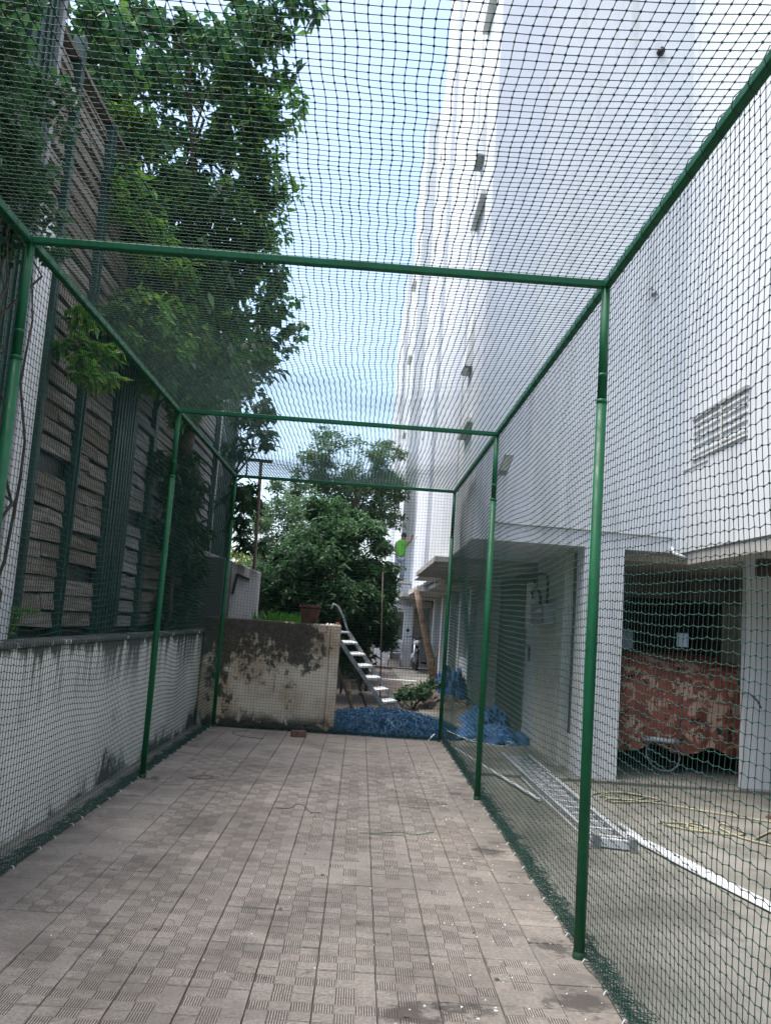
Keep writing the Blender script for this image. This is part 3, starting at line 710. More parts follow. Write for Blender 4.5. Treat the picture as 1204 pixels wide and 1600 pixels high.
# bicycle wheel and bent wire basket lying in front of the car
bwheel = root('bicycle_wheel', (3.86, 10.95, DRV+.03), 'grey bicycle wheel with spokes leaning under the hem of the camouflage cover', 'bicycle wheel')
def ring(c, r, t, tilt, n=28): return [(c[0]+r*math.cos(a), c[1]+r*math.sin(a)*math.sin(tilt), c[2]+r*math.sin(a)*math.cos(tilt)) for a in np.linspace(0, 2*math.pi, n)]
c0 = (3.72, 10.85, .14); part(MB().tube(ring(c0, .20, .02, .5), .012, 6), 'rim', 'grey_metal', bwheel); part(MB().tube(ring(c0, .15, .02, .5), .007, 5), 'inner_ring', 'black_steel', bwheel)
mb = MB()
for k in range(7):
    a = k*.9; mb.tube([c0, (c0[0]+.2*math.cos(a), c0[1]+.2*math.sin(a)*math.sin(.5), c0[2]+.2*math.sin(a)*math.cos(.5))], .004, 4)
part(mb, 'spokes', 'black_steel', bwheel)
wb = tag(MB().tube([(3.48, 10.87, .30), (3.58, 10.80, .325), (3.75, 10.80, .315), (3.9, 10.85, .30)], .028, 7).build('plastic_strip', 'board_white'), 'crumpled pale plastic strip lying over the bicycle wheel below the cover', 'plastic strip')

# ================================================================ DRIVEWAY CLUTTER
al = root('lying_ladder', (2.0, 9.1, DRV), 'long aluminium ladder lying flat on the driveway beside the net', 'ladder')
z0 = DRV+.045
A0, A1, B0, B1 = Vector((1.87, 11.3, z0)), Vector((1.90, 7.05, z0)), Vector((2.18, 11.25, z0)), Vector((2.155, 6.98, z0))
for a, b in ((A0, A1), (B0, B1)):
    mb = MB(); mb.bar(a, b, .022, .075); d = (b-a).normalized(); mb.bar(a+Vector((0, 0, .034)), b+Vector((0, 0, .034)), .045, .007); mb.bar(a-Vector((0, 0, .034)), b-Vector((0, 0, .034)), .045, .007)
    part(mb, 'rail', 'aluminium', al)
for k in range(16):
    t = (k+.5)/16; a, b = A0.lerp(A1, t), B0.lerp(B1, t); part(MB().bar(a+Vector((.012, 0, 0)), b-Vector((.012, 0, 0)), .045, .03), 'rung', 'aluminium', al)
part(MB().bar(A1+Vector((-.03, -.03, 0)), B1+Vector((.03, -.06, 0)), .05, .06), 'end_bar', 'board_white', al)
part(B(2.135, 2.185, 6.86, 6.97, DRV, DRV+.10), 'rubber_foot', 'grey_metal', al); part(B(1.875, 1.925, 6.93, 7.04, DRV, DRV+.10), 'rubber_foot', 'grey_metal', al)
V, F = [], []; n_ = 46
for i in range(n_):
    t = i/(n_-1); c = Vector((2.27, 7.45, 0)).lerp(Vector((2.80, 4.9, 0)), t); d = Vector((2.55, .53, 0)).normalized(); wd = .05 + .06*min(1, t*3)
    wv = .008*math.sin(t*7); wd *= 1.15
    V += [(*(c - d*wd/2)[:2], DRV+.012), (*(c - d*wd/4)[:2], DRV+.028+wv), (*(c + d*wd/4)[:2], DRV+.032+wv), (*(c + d*wd/2)[:2], DRV+.016)]
for i in range(n_-1):
    for j in range(3): q = i*4+j; F.append((q, q+1, q+5, q+4))
o = bulk('plastic_sheet', V, F, 'board_white', None, None, True); s_ = o.modifiers.new('t', 'SOLIDIFY'); s_.thickness = .006
tag(o, 'long white plastic trunking strip lying on the driveway past the ladder', 'plastic strip')
tag(MB().tube([(2.30, 7.75, DRV+.03), (2.33, 7.3, DRV+.03), (2.37, 6.95, DRV+.03), (2.5, 6.3, DRV+.028)], .02, 8).build('grey_pipe', 'aluminium'), 'thin bare metal pipe running from the ladder foot along the white strip', 'pipe')
tag(MB().tube([(1.30, 12.0, DRV+.03), (1.50, 10.6, DRV+.03), (1.70, 9.3, DRV+.028), (1.80, 8.6, DRV+.028)], .016, 8).build('thin_pipe', 'pipe_white'), 'slim pale pipe lying between the net and the upper end of the ladder', 'pipe')
def rope(name, pts, r, mat, label, cat='rope'):
    sm = []
    P = [Vector(p) for p in pts]
    for i in range(len(P)-1):
        p0, p1, p2, p3 = P[max(i-1, 0)], P[i], P[i+1], P[min(i+2, len(P)-1)]
        for t in np.linspace(0, 1, 7)[:-1]:
            sm.append(.5*((2*p1) + (p2-p0)*t + (2*p0-5*p1+4*p2-p3)*t*t + (3*p1-p0-3*p2+p3)*t**3))
    sm.append(P[-1]); return tag(MB().tube(sm, r, 5).build(name, mat), label, cat)
zr = DRV+.012
rope('rope', [(2.45, 9.2, zr), (2.7, 9.4, zr), (3.0, 9.25, zr), (2.75, 9.0, zr), (2.5, 9.1, zr+.01), (2.8, 9.35, zr+.01), (3.1, 9.1, zr), (2.6, 8.85, zr), (2.55, 9.0, zr), (3.0, 8.95, zr), (3.5, 8.6, zr), (4.0, 8.3, zr)], .009, 'rope_yellow', 'yellow rope in loose coils on the driveway beside the white column')
rope('rope', [(2.72, 8.0, zr), (2.95, 8.05, zr), (3.05, 7.85, zr), (2.75, 7.95, zr), (3.0, 7.75, zr), (3.15, 7.9, zr), (3.05, 8.1, zr), (2.95, 7.85, zr), (3.2, 7.7, zr), (3.4, 7.8, zr), (3.35, 8.15, zr), (3.25, 7.95, zr), (3.3, 7.6, zr), (3.5, 7.35, zr), (3.7, 7.5, zr), (3.85, 8.0, zr), (3.7, 7.95, zr), (3.4, 7.6, zr)], .009, 'rope_yellow', 'pale yellow rope tangle in the middle of the driveway')
for i, (a, b, c, h, lab) in enumerate(((4.0, 8.6, .05, .035, 'brown stone lying on the driveway near the right column'), (4.25, 8.2, .045, .03, 'dark stone lying on the driveway at the right edge'))):
    tag(MB().lathe([(c, 0), (c*1.05, h*.4), (c*.6, h), (.001, h*1.1)], (a, b, DRV), 7).build('stone', 'brick_red' if i == 0 else 'black_plastic'), lab, 'stone')

# ================================================================ LANE CLUTTER
bk = MB(); c_, s_ = math.cos(.15), math.sin(.15)
bv = lambda x, y, z: (-.67 + x*c_ - y*s_, 11.33 + x*s_ + y*c_, z)
bk.hexa([bv(-.095,-.05,.001), bv(.095,-.05,.001), bv(.095,.05,.001), bv(-.095,.05,.001), bv(-.095,-.05,.075), bv(.09,-.047,.078), bv(.092,.05,.075), bv(-.09,.05,.072)])
tag(bk.build('loose_brick', 'brick_red', None, .008), 'single worn brick lying on the tiles near the far end', 'brick')
rope('wire_scrap', [(-1.40, 8.12, .006), (-1.33, 8.22, .012), (-1.22, 8.26, .006), (-1.24, 8.12, .01), (-1.36, 8.10, .006), (-1.44, 8.16, .005)], .0025, 'wire_dark', 'dark looped wire scrap on the tiles near the left post', 'wire')
rope('wire_scrap', [(-1.30, 11.55, .006), (-1.48, 11.35, .008), (-1.42, 11.1, .006), (-1.25, 10.95, .006), (-1.05, 10.9, .006)], .0025, 'wire_dark', 'dark curved wire on the tiles by the far left corner', 'wire')
rope('wire_scrap', [(-.55, 7.14, .005), (-.45, 7.14, .006), (-.40, 7.28, .012), (-.33, 7.22, .012), (-.28, 7.05, .008), (-.20, 7.06, .005)], .0025, 'wire_dark', 'short looped wire on the tiles in the middle of the lane', 'wire')
rope('net_twine', [(.10, 6.50, .005), (.25, 6.53, .006), (.38, 6.60, .005), (.50, 6.55, .006), (.64, 6.68, .005)], .0022, 'wire_green', 'loose green net twine lying across the middle tiles', 'twine')
V, F = [], []
for k in range(640):
    if k < 380: x, y = random.gauss(.75, .28), random.gauss(9.7, 1.1)
    elif k < 470: x, y = random.uniform(-1.7, 1.05), random.uniform(3.4, 11.5)
    else: x, y = random.choice([-1, 1])*.0 + random.gauss(.85, .2), random.uniform(3.4, 9)
    if not (-1.75 < x < 1.1 and 3.3 < y < 11.7): continue
    s_ = random.uniform(.002, .0065)*(1.6 if random.random() < .12 else 1); a = random.uniform(0, 6.3); h = random.uniform(.002, .006); o = len(V)
    for q in range(4): V.append((x + s_*random.uniform(.6, 1.3)*math.cos(a+q*1.57), y + s_*random.uniform(.6, 1.3)*math.sin(a+q*1.57), .0015 + h*(q % 2)))
    F.append((o, o+1, o+2, o+3))
o = bulk('paint_flakes', V, F, 'flake'); tag(o, 'tiny white paint flakes and grit scattered on the tiles', 'debris', None, 'stuff')
V, F = [], []
for k in range(60):
    x, y = random.uniform(-1.7, 1.05), random.uniform(3.5, 11.5); s_ = random.uniform(.006, .016); a = random.uniform(0, 6.3); o = len(V)
    for q in range(5): V.append((x + s_*random.uniform(.5, 1.2)*math.cos(a+q*1.257), y + s_*random.uniform(.5, 1.2)*math.sin(a+q*1.257), .002 + .006*random.random()))
    F.append((o, o+1, o+2, o+3, o+4))
o = bulk('leaf_litter', V, F, 'bark'); tag(o, 'dark crumbs and dry leaf bits scattered on the tiles', 'debris', None, 'stuff')

# ================================================================ FAR END CLUTTER
def crumple(name, c, rx, ry, h, mat, seed, amp=.4, n=90):
    V, F = [], []
    for i in range(n):
        for j in range(n):
            u, v = -1+2*i/(n-1), -1+2*j/(n-1); rr = math.sqrt(u*u+v*v); ed = max(0, 1-rr**2.2)
            q = Vector((u*2.3+seed, v*2.3, seed*.7)); nz_ = mnoise.fractal(q, .9, 2.1, 5); rd = 1-abs(mnoise.noise(q*2.1))*1.6
            z = h*(ed**.6)*(.75 + amp*1.3*nz_ + .45*rd*rd) + .03*(1-abs(mnoise.noise(q*5.3))*2)*ed
            V.append((c[0] + rx*(u + .18*mnoise.noise(q*1.7)), c[1] + ry*(v + .18*mnoise.noise(q*1.7+Vector((9, 0, 0)))), c[2] + max(.004, z)))
    keepf = []
    for i in range(n-1):
        for j in range(n-1):
            u, v = -1+2*(i+.5)/(n-1), -1+2*(j+.5)/(n-1)
            if u*u+v*v < 1.0 + .25*mnoise.noise(Vector((u*3, v*3, seed))): q = i*n+j; keepf.append((q, q+n, q+n+1, q+1))
    return bulk(name, V, keepf, mat, None, None, True)
yz = DRV+.006
hp = root('blue_net_heap', (.45, 13.3, yz), 'heap of dark blue netting piled just behind the end net', 'net heap')
keep(crumple('heap_core', (.46, 13.1, yz), 1.0, .82, .22, 'net_blue_core', 3.1), hp)
mb = MB(); r0 = random.Random(11)
def hz_(x, y): u, v = (x-.42)/1.2, (y-13.1)/1.0; return yz + .29*max(0, 1-(u*u+v*v)**1.1)**.7
for k in range(2600):
    a = r0.uniform(0, 6.3); rad = math.sqrt(r0.random()); x, y = .42+1.25*rad*math.cos(a), 13.1+1.02*rad*math.sin(a); d = r0.uniform(0, 6.3); pts = []
    for q in range(6):
        pts.append((x, y, hz_(x, y) + r0.uniform(-.015, .03) + (.05*r0.random() if k % 9 == 0 else 0))); d += r0.uniform(-1.1, 1.1); st = r0.uniform(.03, .09); x += st*math.cos(d); y += st*math.sin(d)
    mb.tube(pts, r0.choice((.003, .0035, .0045)), 3, 0, False)
o = part(mb, 'net_strands', 'net_blue', hp); o['kind'] = 'stuff'
mb = MB(); mb.tube([(-.4, 12.15, yz+.02), (.1, 12.08, yz+.03), (.6, 12.0, yz+.04), (1.0, 12.1, yz+.05), (1.1, 12.3, yz+.12)], .01, 5); part(mb, 'drawstring', 'tie_white', hp)
tag(crumple('tarpaulin', (1.95, 12.75, DRV+.03), .55, .38, .16, 'tarp_blue', 8.2, .5), 'crumpled blue tarpaulin on the floor beside the pale door', 'tarpaulin')
tag(crumple('tarpaulin', (2.15, 14.9, DRV+.03), .40, .8, .24, 'tarp_blue', 4.6, .5), 'blue tarpaulin heaped against the dark wall panel beyond the door', 'tarpaulin')
tag(crumple('tarpaulin', (1.95, 18.9, DRV+.03), .40, .8, .55, 'tarp_blue', 6.9, .5), 'bulging blue tarpaulin heap farthest back at the white pillars', 'tarpaulin')
mb = MB(); mb.tube([(1.3, 12.6, .05), (1.6, 12.2, -.02), (2.0, 12.1, -.05), (2.2, 12.4, -.03), (1.9, 12.55, .0), (1.5, 12.35, -.04)], .008, 5); tag(mb.build('cord', 'tie_white'), 'pale cord looped in front of the crumpled blue tarpaulin', 'cord')
tag(B(-.26, .30, 12.05, 12.11, -.155, -.04).build('kerb_strip', 'board_white', None, .01), 'white painted kerb strip at the foot of the ochre wall pier', 'kerb')

# platform step ladder, seen half from the side
sl = root('step_ladder', (.3, 14.2, yz), 'metal platform step ladder with white treads standing behind the blue net heap', 'ladder')
n0, n1 = Vector((.60, 13.9, .0)), Vector((-.40, 13.9, 1.27)); wv = Vector((.22, .44, 0))
for a, b, nm in ((n0, n1, 'rail'), (n0+wv, n1+wv, 'rail')):
    part(MB().bar(a, b, .035, .06), nm, 'grey_metal', sl)
part(MB().tube([n1+wv, n1+wv+Vector((-.10, 0, .24)), n1+wv+Vector((-.20, 0, .40)), n1+wv+Vector((-.27, -.02, .44)), n1+wv+Vector((-.31, -.03, .36))], .02, 7), 'hand_rail', 'grey_metal', sl)
for k in range(7):
    t = .08 + k*.135; p = n0.lerp(n1, t); a, b = p + wv*.04, p + wv*.96
    part(MB().bar(a, b, .13, .03, (.3, 0, 1)), 'tread', 'tread_white', sl, .004)
pl = n1 + Vector((-.02, 0, 0)); part(MB().bar(pl+wv*.02+Vector((-.06, 0, .01)), pl+wv*.98+Vector((-.06, 0, .01)), .22, .03), 'platform', 'tread_white', sl, .006)
rb = Vector((.02, 13.85, .0)); rt_ = n1 + Vector((-.10, 0, -.06))
for q in (0, 1): part(MB().bar(rb + wv*q, rt_ + wv*q, .028, .035), 'rear_leg', 'rusty_steel', sl)
part(MB().bar(rb.lerp(rt_, .35), n0.lerp(n1, .28), .02, .015), 'brace', 'grey_metal', sl); part(MB().bar(rb.lerp(rt_, .45), rb.lerp(rt_, .45)+wv, .02, .02), 'rear_brace', 'grey_metal', sl)
o = crumple('cloth_rag', (n1.x-.06, n1.y+.15, n1.z+.028), .13, .17, .07, 'tread_white', 2.2, .5, 18); tag(o, 'crumpled pale rag lying on the platform of the step ladder', 'rag')
o = tag(MB().lathe([(.035, 0), (.045, .02), (.04, .10), (.028, .12), (.001, .125)], (n1.x+.04, n1.y+.3, n1.z+.03), 12).build('paint_tin', 'red_cloth'), 'small red tin standing on the step ladder platform', 'tin')
tag(MB().bar((-.02, 14.6, -.05), (-.14, 14.7, .48), .06, .04).build('wood_offcut', 'pole_bark'), 'short dark wooden board propped behind the step ladder', 'board')
tag(MB().tube([(1.93, 22, -.06), (1.78, 22, .62), (1.60, 22, 1.25), (1.45, 22, 1.8), (1.30, 22, 2.33)], [.12, .10, .085, .075, .065], 9).tube([(1.80, 22, .55), (1.90, 21.95, .75), (1.93, 21.95, 1.0)], [.03, .022, .015], 6).build('wooden_prop', 'pole_bark'), 'rough tree-trunk prop leaning up to the canopy of the white building', 'pole')
tag(MB().tube([(.46, 16.5, -.1), (.34, 16.5, 2.4)], .012, 6).build('thin_post', 'rusty_steel'), 'thin upright metal post beside the dense bushy tree', 'post')
tag(crumple('rubble_heap', (1.55, 19.0, yz), .9, 2.2, .16, 'rubble', 12.3, .9), 'low heap of brown rubble and twigs at the foot of the wooden prop', 'rubble')
tag(B(.2, 1.6, 24.0, 24.25, -.1, -.02).build('white_kerb', 'pipe_white', None, .01), 'low white kerb crossing the yard in front of the porch', 'kerb')

# invented lean-to, added to darken the yard behind the bushy tree
lt = root('shading_lean_to', (-.6, 20, -.1), 'dark tin-roofed lean-to added to darken the yard behind the bushy tree', 'shade blocker')
part(MB().hexa([(-2.6, 20.2, 1.78), (.30, 20.2, 1.78), (.30, 28.5, 2.05), (-2.6, 28.5, 2.05), (-2.6, 20.2, 1.82), (.30, 20.2, 1.82), (.30, 28.5, 2.09), (-2.6, 28.5, 2.09)]), 'tin_roof', 'rusty_steel', lt)
for xx in (-2.55, .22):
    for yy_, zz in ((20.4, 1.78), (28.2, 2.03)): part(MB().tube([(xx, yy_, -.1), (xx, yy_, zz)], .04, 7), 'post', 'rusty_steel', lt)
part(B(-2.6, .30, 28.3, 28.4, -.1, 2.03), 'back_wall', 'rusty_steel', lt); part(B(-2.6, -2.56, 20.5, 28.2, -.1, 1.75), 'side_wall', 'rusty_steel', lt)
part(B(.22, .26, 23.5, 28.2, -.1, 1.0), 'half_wall', 'rusty_steel', lt)
tw_ = root('work_table', (.0, 19.6, -.1), 'low table with a white top under the tree behind the step ladder', 'table')
part(B(-.35, .12, 19.2, 19.9, .86, .90), 'top', 'tread_white', tw_, .005)
for xx in (-.32, .09):
    for yy_ in (19.24, 19.86): part(B(xx-.02, xx+.02, yy_-.02, yy_+.02, -.1, .859), 'leg', 'rusty_steel', tw_)

# motorcycle by the porch pillar
mc = root('motorcycle', (1.9, 29.6, DRV), 'black motorcycle parked beside the porch pillar', 'motorcycle')
for yy, r_w in ((29.0, .30), (30.25, .29)):
    wl = part(MB().lathe([(.19, -.045), (r_w-.03, -.05), (r_w, -.02), (r_w, .02), (r_w-.03, .05), (.19, .045)], (1.88, yy, DRV+.085+r_w), 22, 'x'), 'wheel', 'rubber', mc)
    part(MB().lathe([(.03, -.05), (.19, -.03), (.19, .03), (.03, .05)], (1.88, yy, DRV+.085+r_w), 18, 'x'), 'rim', 'grey_metal', wl)
part(MB().tube([(1.80, 29.0, .3), (1.80, 29.15, .62), (1.80, 29.3, .98)], .03, 7).tube([(1.96, 29.0, .3), (1.96, 29.15, .62), (1.96, 29.3, .98)], .03, 7), 'fork', 'chrome', mc)
part(MB().tube([(1.88, 29.25, .80), (1.88, 29.5, .84), (1.88, 29.75, .78)], [.09, .16, .10], 12), 'fuel_tank', 'black_plastic', mc)
part(MB().tube([(1.88, 29.7, .80), (1.88, 30.0, .78), (1.88, 30.5, .86)], [.10, .13, .07], 10), 'seat', 'rubber', mc)
part(MB().tube([(1.88, 29.35, .35), (1.88, 29.6, .40), (1.88, 29.9, .38)], [.12, .18, .12], 10), 'engine', 'grey_metal', mc)
part(MB().tube([(1.52, 29.38, 1.03), (1.68, 29.32, 1.07), (1.88, 29.28, 1.0), (2.08, 29.32, 1.07), (2.24, 29.38, 1.03)], .016, 7), 'handlebar', 'black_steel', mc)
part(MB().lathe([(.001, -.10), (.06, -.09), (.095, -.04), (.08, .04), (.03, .08)], (1.88, 29.12, .88), 16, 'y'), 'headlight', 'lamp_glass', mc)
part(MB().tube([(1.88, 28.75, .58), (1.88, 28.95, .64), (1.88, 29.2, .60)], [.05, .075, .06], 8), 'front_mudguard', 'black_plastic', mc)
for sx in (1.55, 2.21): part(MB().tube([(sx, 29.36, 1.05), (sx, 29.36, 1.22)], .008, 5).lathe([(.001, -.01), (.06, -.005), (.05, .015), (.001, .02)], (sx, 29.35, 1.26), 12, 'y'), 'mirror', 'black_plastic', mc)
# plastic chair in the porch
pc = root('plastic_chair', (1.3, 31.5, -.02), 'grey plastic chair standing in the porch next to the motorcycle', 'chair')
part(MB().box(1.05, 1.50, 31.3, 31.75, .40, .44), 'seat', 'chair_plastic', pc, .01)
V, F = [], []
for i in range(13):
    for j in range(7):
        a = -1.2+2.4*i/12; V.append((1.275+.25*math.sin(a), 31.55+.20*math.cos(a)*(1+.1*j/6), .44 + (.5-.14*abs(math.sin(a))**3)*j/6))
for i in range(12):
    for j in range(6): q = i*7+j; F.append((q, q+7, q+8, q+1))
o = bulk('backrest', V, F, 'chair_plastic', None, None, True); s_ = o.modifiers.new('t', 'SOLIDIFY'); s_.thickness = .02; keep(o, pc)
for sx in (1.08, 1.46):
    for sy in (31.34, 31.70): part(MB().tube([(sx, sy, .40), (sx+(sx-1.27)*.15, sy, -.02)], .022, 6), 'leg', 'chair_plastic', pc)
wt = root('side_board', (.95, 31.2, -.02), 'pale board leaning beside the plastic chair in the porch', 'board')
part(MB().box(.55, 1.0, 31.8, 31.84, -.02, .62), 'panel', 'shade_grey', wt, .004)

# worker on the facade
def skin_mesh(name, joints, edges, mats, parent, level=2):
    me = bpy.data.meshes.new(name); me.from_pydata([j[0] for j in joints], edges, [])
    for m in mats: me.materials.append(M[m])
    o = bpy.data.objects.new(name, me); COL.objects.link(o)
    s_ = o.modifiers.new('skin', 'SKIN'); s_.use_smooth_shade = True
    for i, j in enumerate(joints):
        d = me.skin_vertices[0].data[i]; rr = j[1]; d.radius = rr if isinstance(rr, tuple) else (rr, rr); d.use_root = i == 0
    ss = o.modifiers.new('sub', 'SUBSURF'); ss.levels = level; ss.render_levels = level
    return keep(o, parent)
px_, py_, pz_ = 1.15, 29.5, 2.86
per = root('person', (px_, py_, pz_), 'person in a bright green vest and grey trousers working high on the white wall', 'person')
Pp = lambda x, y, z: (px_+x*.88, py_+y*.88, pz_+z*.88)
J = [(Pp(0, 0, .90), (.15, .11)), (Pp(0, 0, 1.15), (.14, .10)), (Pp(.03, -.02, 1.38), (.17, .11)), (Pp(.05, -.02, 1.50), .06), (Pp(.07, -.03, 1.58), (.075, .085)), (Pp(.08, -.03, 1.70), (.075, .09)),
     (Pp(-.09, 0, .86), .09), (Pp(-.13, -.05, .48), .065), (Pp(-.14, .02, .08), .045), (Pp(-.14, -.12, .03), .04),
     (Pp(.09, 0, .86), .09), (Pp(.12, -.02, .48), .065), (Pp(.12, .05, .08), .045), (Pp(.12, -.09, .03), .04),
     (Pp(-.17, -.02, 1.40), .055), (Pp(-.24, -.06, 1.14), .042), (Pp(-.14, -.20, .98), .035), (Pp(.23, -.02, 1.40), .055), (Pp(.36, -.08, 1.55), .042), (Pp(.42, -.08, 1.78), .035)]
E_ = [(0,1),(1,2),(2,3),(3,4),(4,5),(0,6),(6,7),(7,8),(8,9),(0,10),(10,11),(11,12),(12,13),(2,14),(14,15),(15,16),(2,17),(17,18),(18,19)]
skin_mesh('body', J, E_, ['skin_tone'], per)
skin_mesh('vest', [(Pp(0, 0, .86), (.18, .15)), (Pp(0, 0, 1.0), (.18, .15)), (Pp(0, 0, 1.2), (.18, .15)), (Pp(.02, -.02, 1.36), (.21, .16)), (Pp(.03, -.02, 1.48), (.19, .14)), (Pp(.03, -.02, 1.56), (.10, .10))], [(0,1),(1,2),(2,3),(3,4),(4,5)], ['vest_green'], per)
skin_mesh('trousers', [(Pp(0, 0, .93), (.17, .13)), (Pp(-.09, 0, .84), .11), (Pp(-.13, -.05, .48), .085), (Pp(-.14, .02, .10), .07), (Pp(.09, 0, .84), .11), (Pp(.12, -.02, .48), .085), (Pp(.12, .05, .10), .07)], [(0,1),(1,2),(2,3),(0,4),(4,5),(5,6)], ['trouser_grey'], per)
part(MB().lathe([(.001, .115), (.05, .105), (.085, .06), (.095, .0), (.085, -.04)], Pp(.08, -.02, 1.70), 14), 'hair', 'hair_black', per)
part(B(.95, 1.559, 29.1, 30.0, 2.77, 2.845), 'work_ledge', 'soffit', ap)

# ================================================================ FOLIAGE
def leaves(name, clusters, per_, L, W, mat, parent, droop=.4, seed=1, spread=None, fold=.25):
    r0 = np.random.default_rng(seed); C = []
    for c in clusters:
        k = int(per_*(c[4] if len(c) > 4 else 1)); rad = c[3]
        nc = max(2, k//14)                                     # twigs inside each clump
        d = r0.normal(size=(nc, 3)); d /= np.linalg.norm(d, axis=1)[:, None]; tw = np.array(c[:3]) + d*rad*r0.random((nc, 1))**.45*np.array([1, 1, .8])
        C.append(tw[r0.integers(0, nc, k)] + r0.normal(size=(k, 3))*rad*.13)
    C = np.concatenate(C); n = len(C)
    d = r0.normal(size=(n, 3)); d[:, 2] = d[:, 2]*.55 - droop; d /= np.linalg.norm(d, axis=1)[:, None]
    s_ = np.cross(d, r0.normal(size=(n, 3))*np.array([.5, .5, .35]) + np.array([0, 0, 1.])); s_ /= np.linalg.norm(s_, axis=1)[:, None]; up = np.cross(s_, d)
    ll = L*r0.uniform(.6, 1.3, n)[:, None]; ww = W*r0.uniform(.7, 1.25, n)[:, None]; f = fold*ww
    V = np.stack([C, C + d*ll*.42 + s_*ww*.5 + up*f, C + d*ll*.40, C + d*ll*.42 - s_*ww*.5 + up*f, C + d*ll - up*f*.6], 1).reshape(-1, 3)
    b = 5*np.arange(n)[:, None]
    F = np.concatenate([b + np.array([[0, 1, 2]]), b + np.array([[0, 2, 3]]), b + np.array([[1, 4, 2]]), b + np.array([[2, 4, 3]])])
    return keep(bulk(name, V, F, mat), parent)
def limb(mb, a, b, r0_, r1_, wob=.15, n=6, seed=0):
    rr = random.Random(seed); a, b = Vector(a), Vector(b); L = (b-a).length; pts = []
    for i in range(n+1):
        t = i/n; o = Vector((rr.uniform(-1, 1), rr.uniform(-1, 1), rr.uniform(-1, 1)))*wob*L*.3*math.sin(math.pi*t); pts.append(a.lerp(b, t)+o)
    mb.tube(pts, [r0_+(r1_-r0_)*i/n for i in range(n+1)], 7)
def tree(name, base, fork, clusters, label, mats, per_, L, W, trunk_r=.16, seed=1, droop=.4, cat='tree', group=None, crown2=None):
    t = root(name, base, label, cat, group); mb = MB(); limb(mb, base, fork, trunk_r, trunk_r*.6, .2, 7, seed)
    for i, c in enumerate(clusters):
        if i % 2 == 0 or len(clusters) < 14: limb(mb, fork, c[:3], trunk_r*.32, trunk_r*.05, .35, 6, seed*100+i)
    part(mb, 'trunk', 'bark', t); leaves('crown', clusters, per_, L, W, mats, t, droop, seed)
    if crown2: leaves('lit_tone_leaves', crown2[0], crown2[1], crown2[2], crown2[3], crown2[4], t, droop, seed+50)  # brighter leaves: sunlight on the crown is put into their colour
    return t
OH = [(-1.15,10.00,8.77),(-1.54,10.50,8.80),(-2.01,11.00,9.29),(-1.88,10.00,7.91),(-1.38,10.00,7.87),(-2.42,10.50,8.63),(-2.78,10.00,8.41),(-3.08,9.50,8.11),(-3.39,9.50,7.61),(-1.30,10.00,7.39),(-1.60,10.00,7.28),(-2.37,11.00,8.17),(-2.89,11.00,8.30),(-3.24,10.50,8.04),(-2.28,10.50,7.18),(-1.63,10.00,6.79),(-1.44,10.50,6.66),(-2.99,11.00,7.58),(-2.86,9.00,6.51),(-3.26,9.50,7.07),(-2.55,10.50,6.65),(-1.88,10.00,6.21),(-1.56,10.50,6.15),(-2.66,9.50,6.13),(-2.70,8.50,5.62),(-2.27,11.00,6.15),(-2.43,10.50,6.25),(-1.68,11.00,6.02),(-2.68,9.00,5.45),
      (-2.2,9.6,9.4),(-3.0,9.2,9.2),(-1.6,9.4,9.6),(-3.8,10.5,8.8),(-3.9,11.5,7.6)]
OM = [(-2.0,11.4,4.7),(-1.75,11.8,4.9),(-2.2,9.2,4.3),(-2.15,10.6,4.5),(-2.25,9.6,5.3),(-1.62,12.00,5.99),(-1.75,12.00,5.51),(-1.85,12.00,5.05),(-1.53,12.50,5.51),(-2.06,11.00,5.65),(-2.02,12.50,4.71),(-2.07,10.50,4.97),(-2.00,10.00,4.27),(-2.20,10.00,4.02),(-2.18,8.60,4.04),(-2.28,8.20,4.15),(-2.31,9.50,4.75),(-2.00,11.00,4.14),(-1.59,11.00,5.86),(-2.17,10.00,5.25)]
TW = [(-2.40,7.40,3.53),(-2.59,7.30,3.57),(-2.51,7.30,3.82),(-2.48,7.20,3.38),(-2.33,7.50,3.39),(-2.32,8.00,3.84),(-2.30,9.00,3.74),(-2.23,10.00,3.65)]
HG = [(-2.06,14.00,4.59),(-2.12,14.00,4.06),(-1.83,14.00,4.29),(-2.08,14.50,3.52),(-1.90,14.50,3.22),(-2.08,14.50,2.89),(-1.96,15.00,2.62),(-1.70,13.50,4.60),(-2.14,14.00,3.24)]
hi = [(c[0]-.28*max(0, (c[0]+2.6)/1.4), *c[1:], .36) for c in OH] + [(-2.9,9.0,7.2,.5),(-3.2,8.6,6.7,.5),(-3.0,9.8,6.9,.5),(-3.3,10.2,6.5,.5),(-2.2,9.9,8.0,.5),(-2.6,9.4,7.6,.5),(-3.1,8.2,7.2,.45),(-3.2,11.4,6.9,.5),(-2.7,11.6,7.3,.5),(-2.1,10.8,5.6,.4)]
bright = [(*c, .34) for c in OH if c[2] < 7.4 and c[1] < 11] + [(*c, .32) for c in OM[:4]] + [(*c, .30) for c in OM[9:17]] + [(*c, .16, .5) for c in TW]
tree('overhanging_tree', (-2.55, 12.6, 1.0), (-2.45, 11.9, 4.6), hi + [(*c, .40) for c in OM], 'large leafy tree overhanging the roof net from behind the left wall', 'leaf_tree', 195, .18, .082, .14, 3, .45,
     crown2=(bright + [(-2.35, 9.0, 4.5, .3), (-2.3, 8.4, 4.3, .28), (-2.2, 9.8, 4.4, .3), (-2.1, 10.4, 3.9, .28), (-2.25, 9.3, 5.0, .3), (-2.35, 8.7, 5.1, .3), (-2.5, 8.3, 5.4, .3)], 190, .14, .05, 'leaf_bright'))
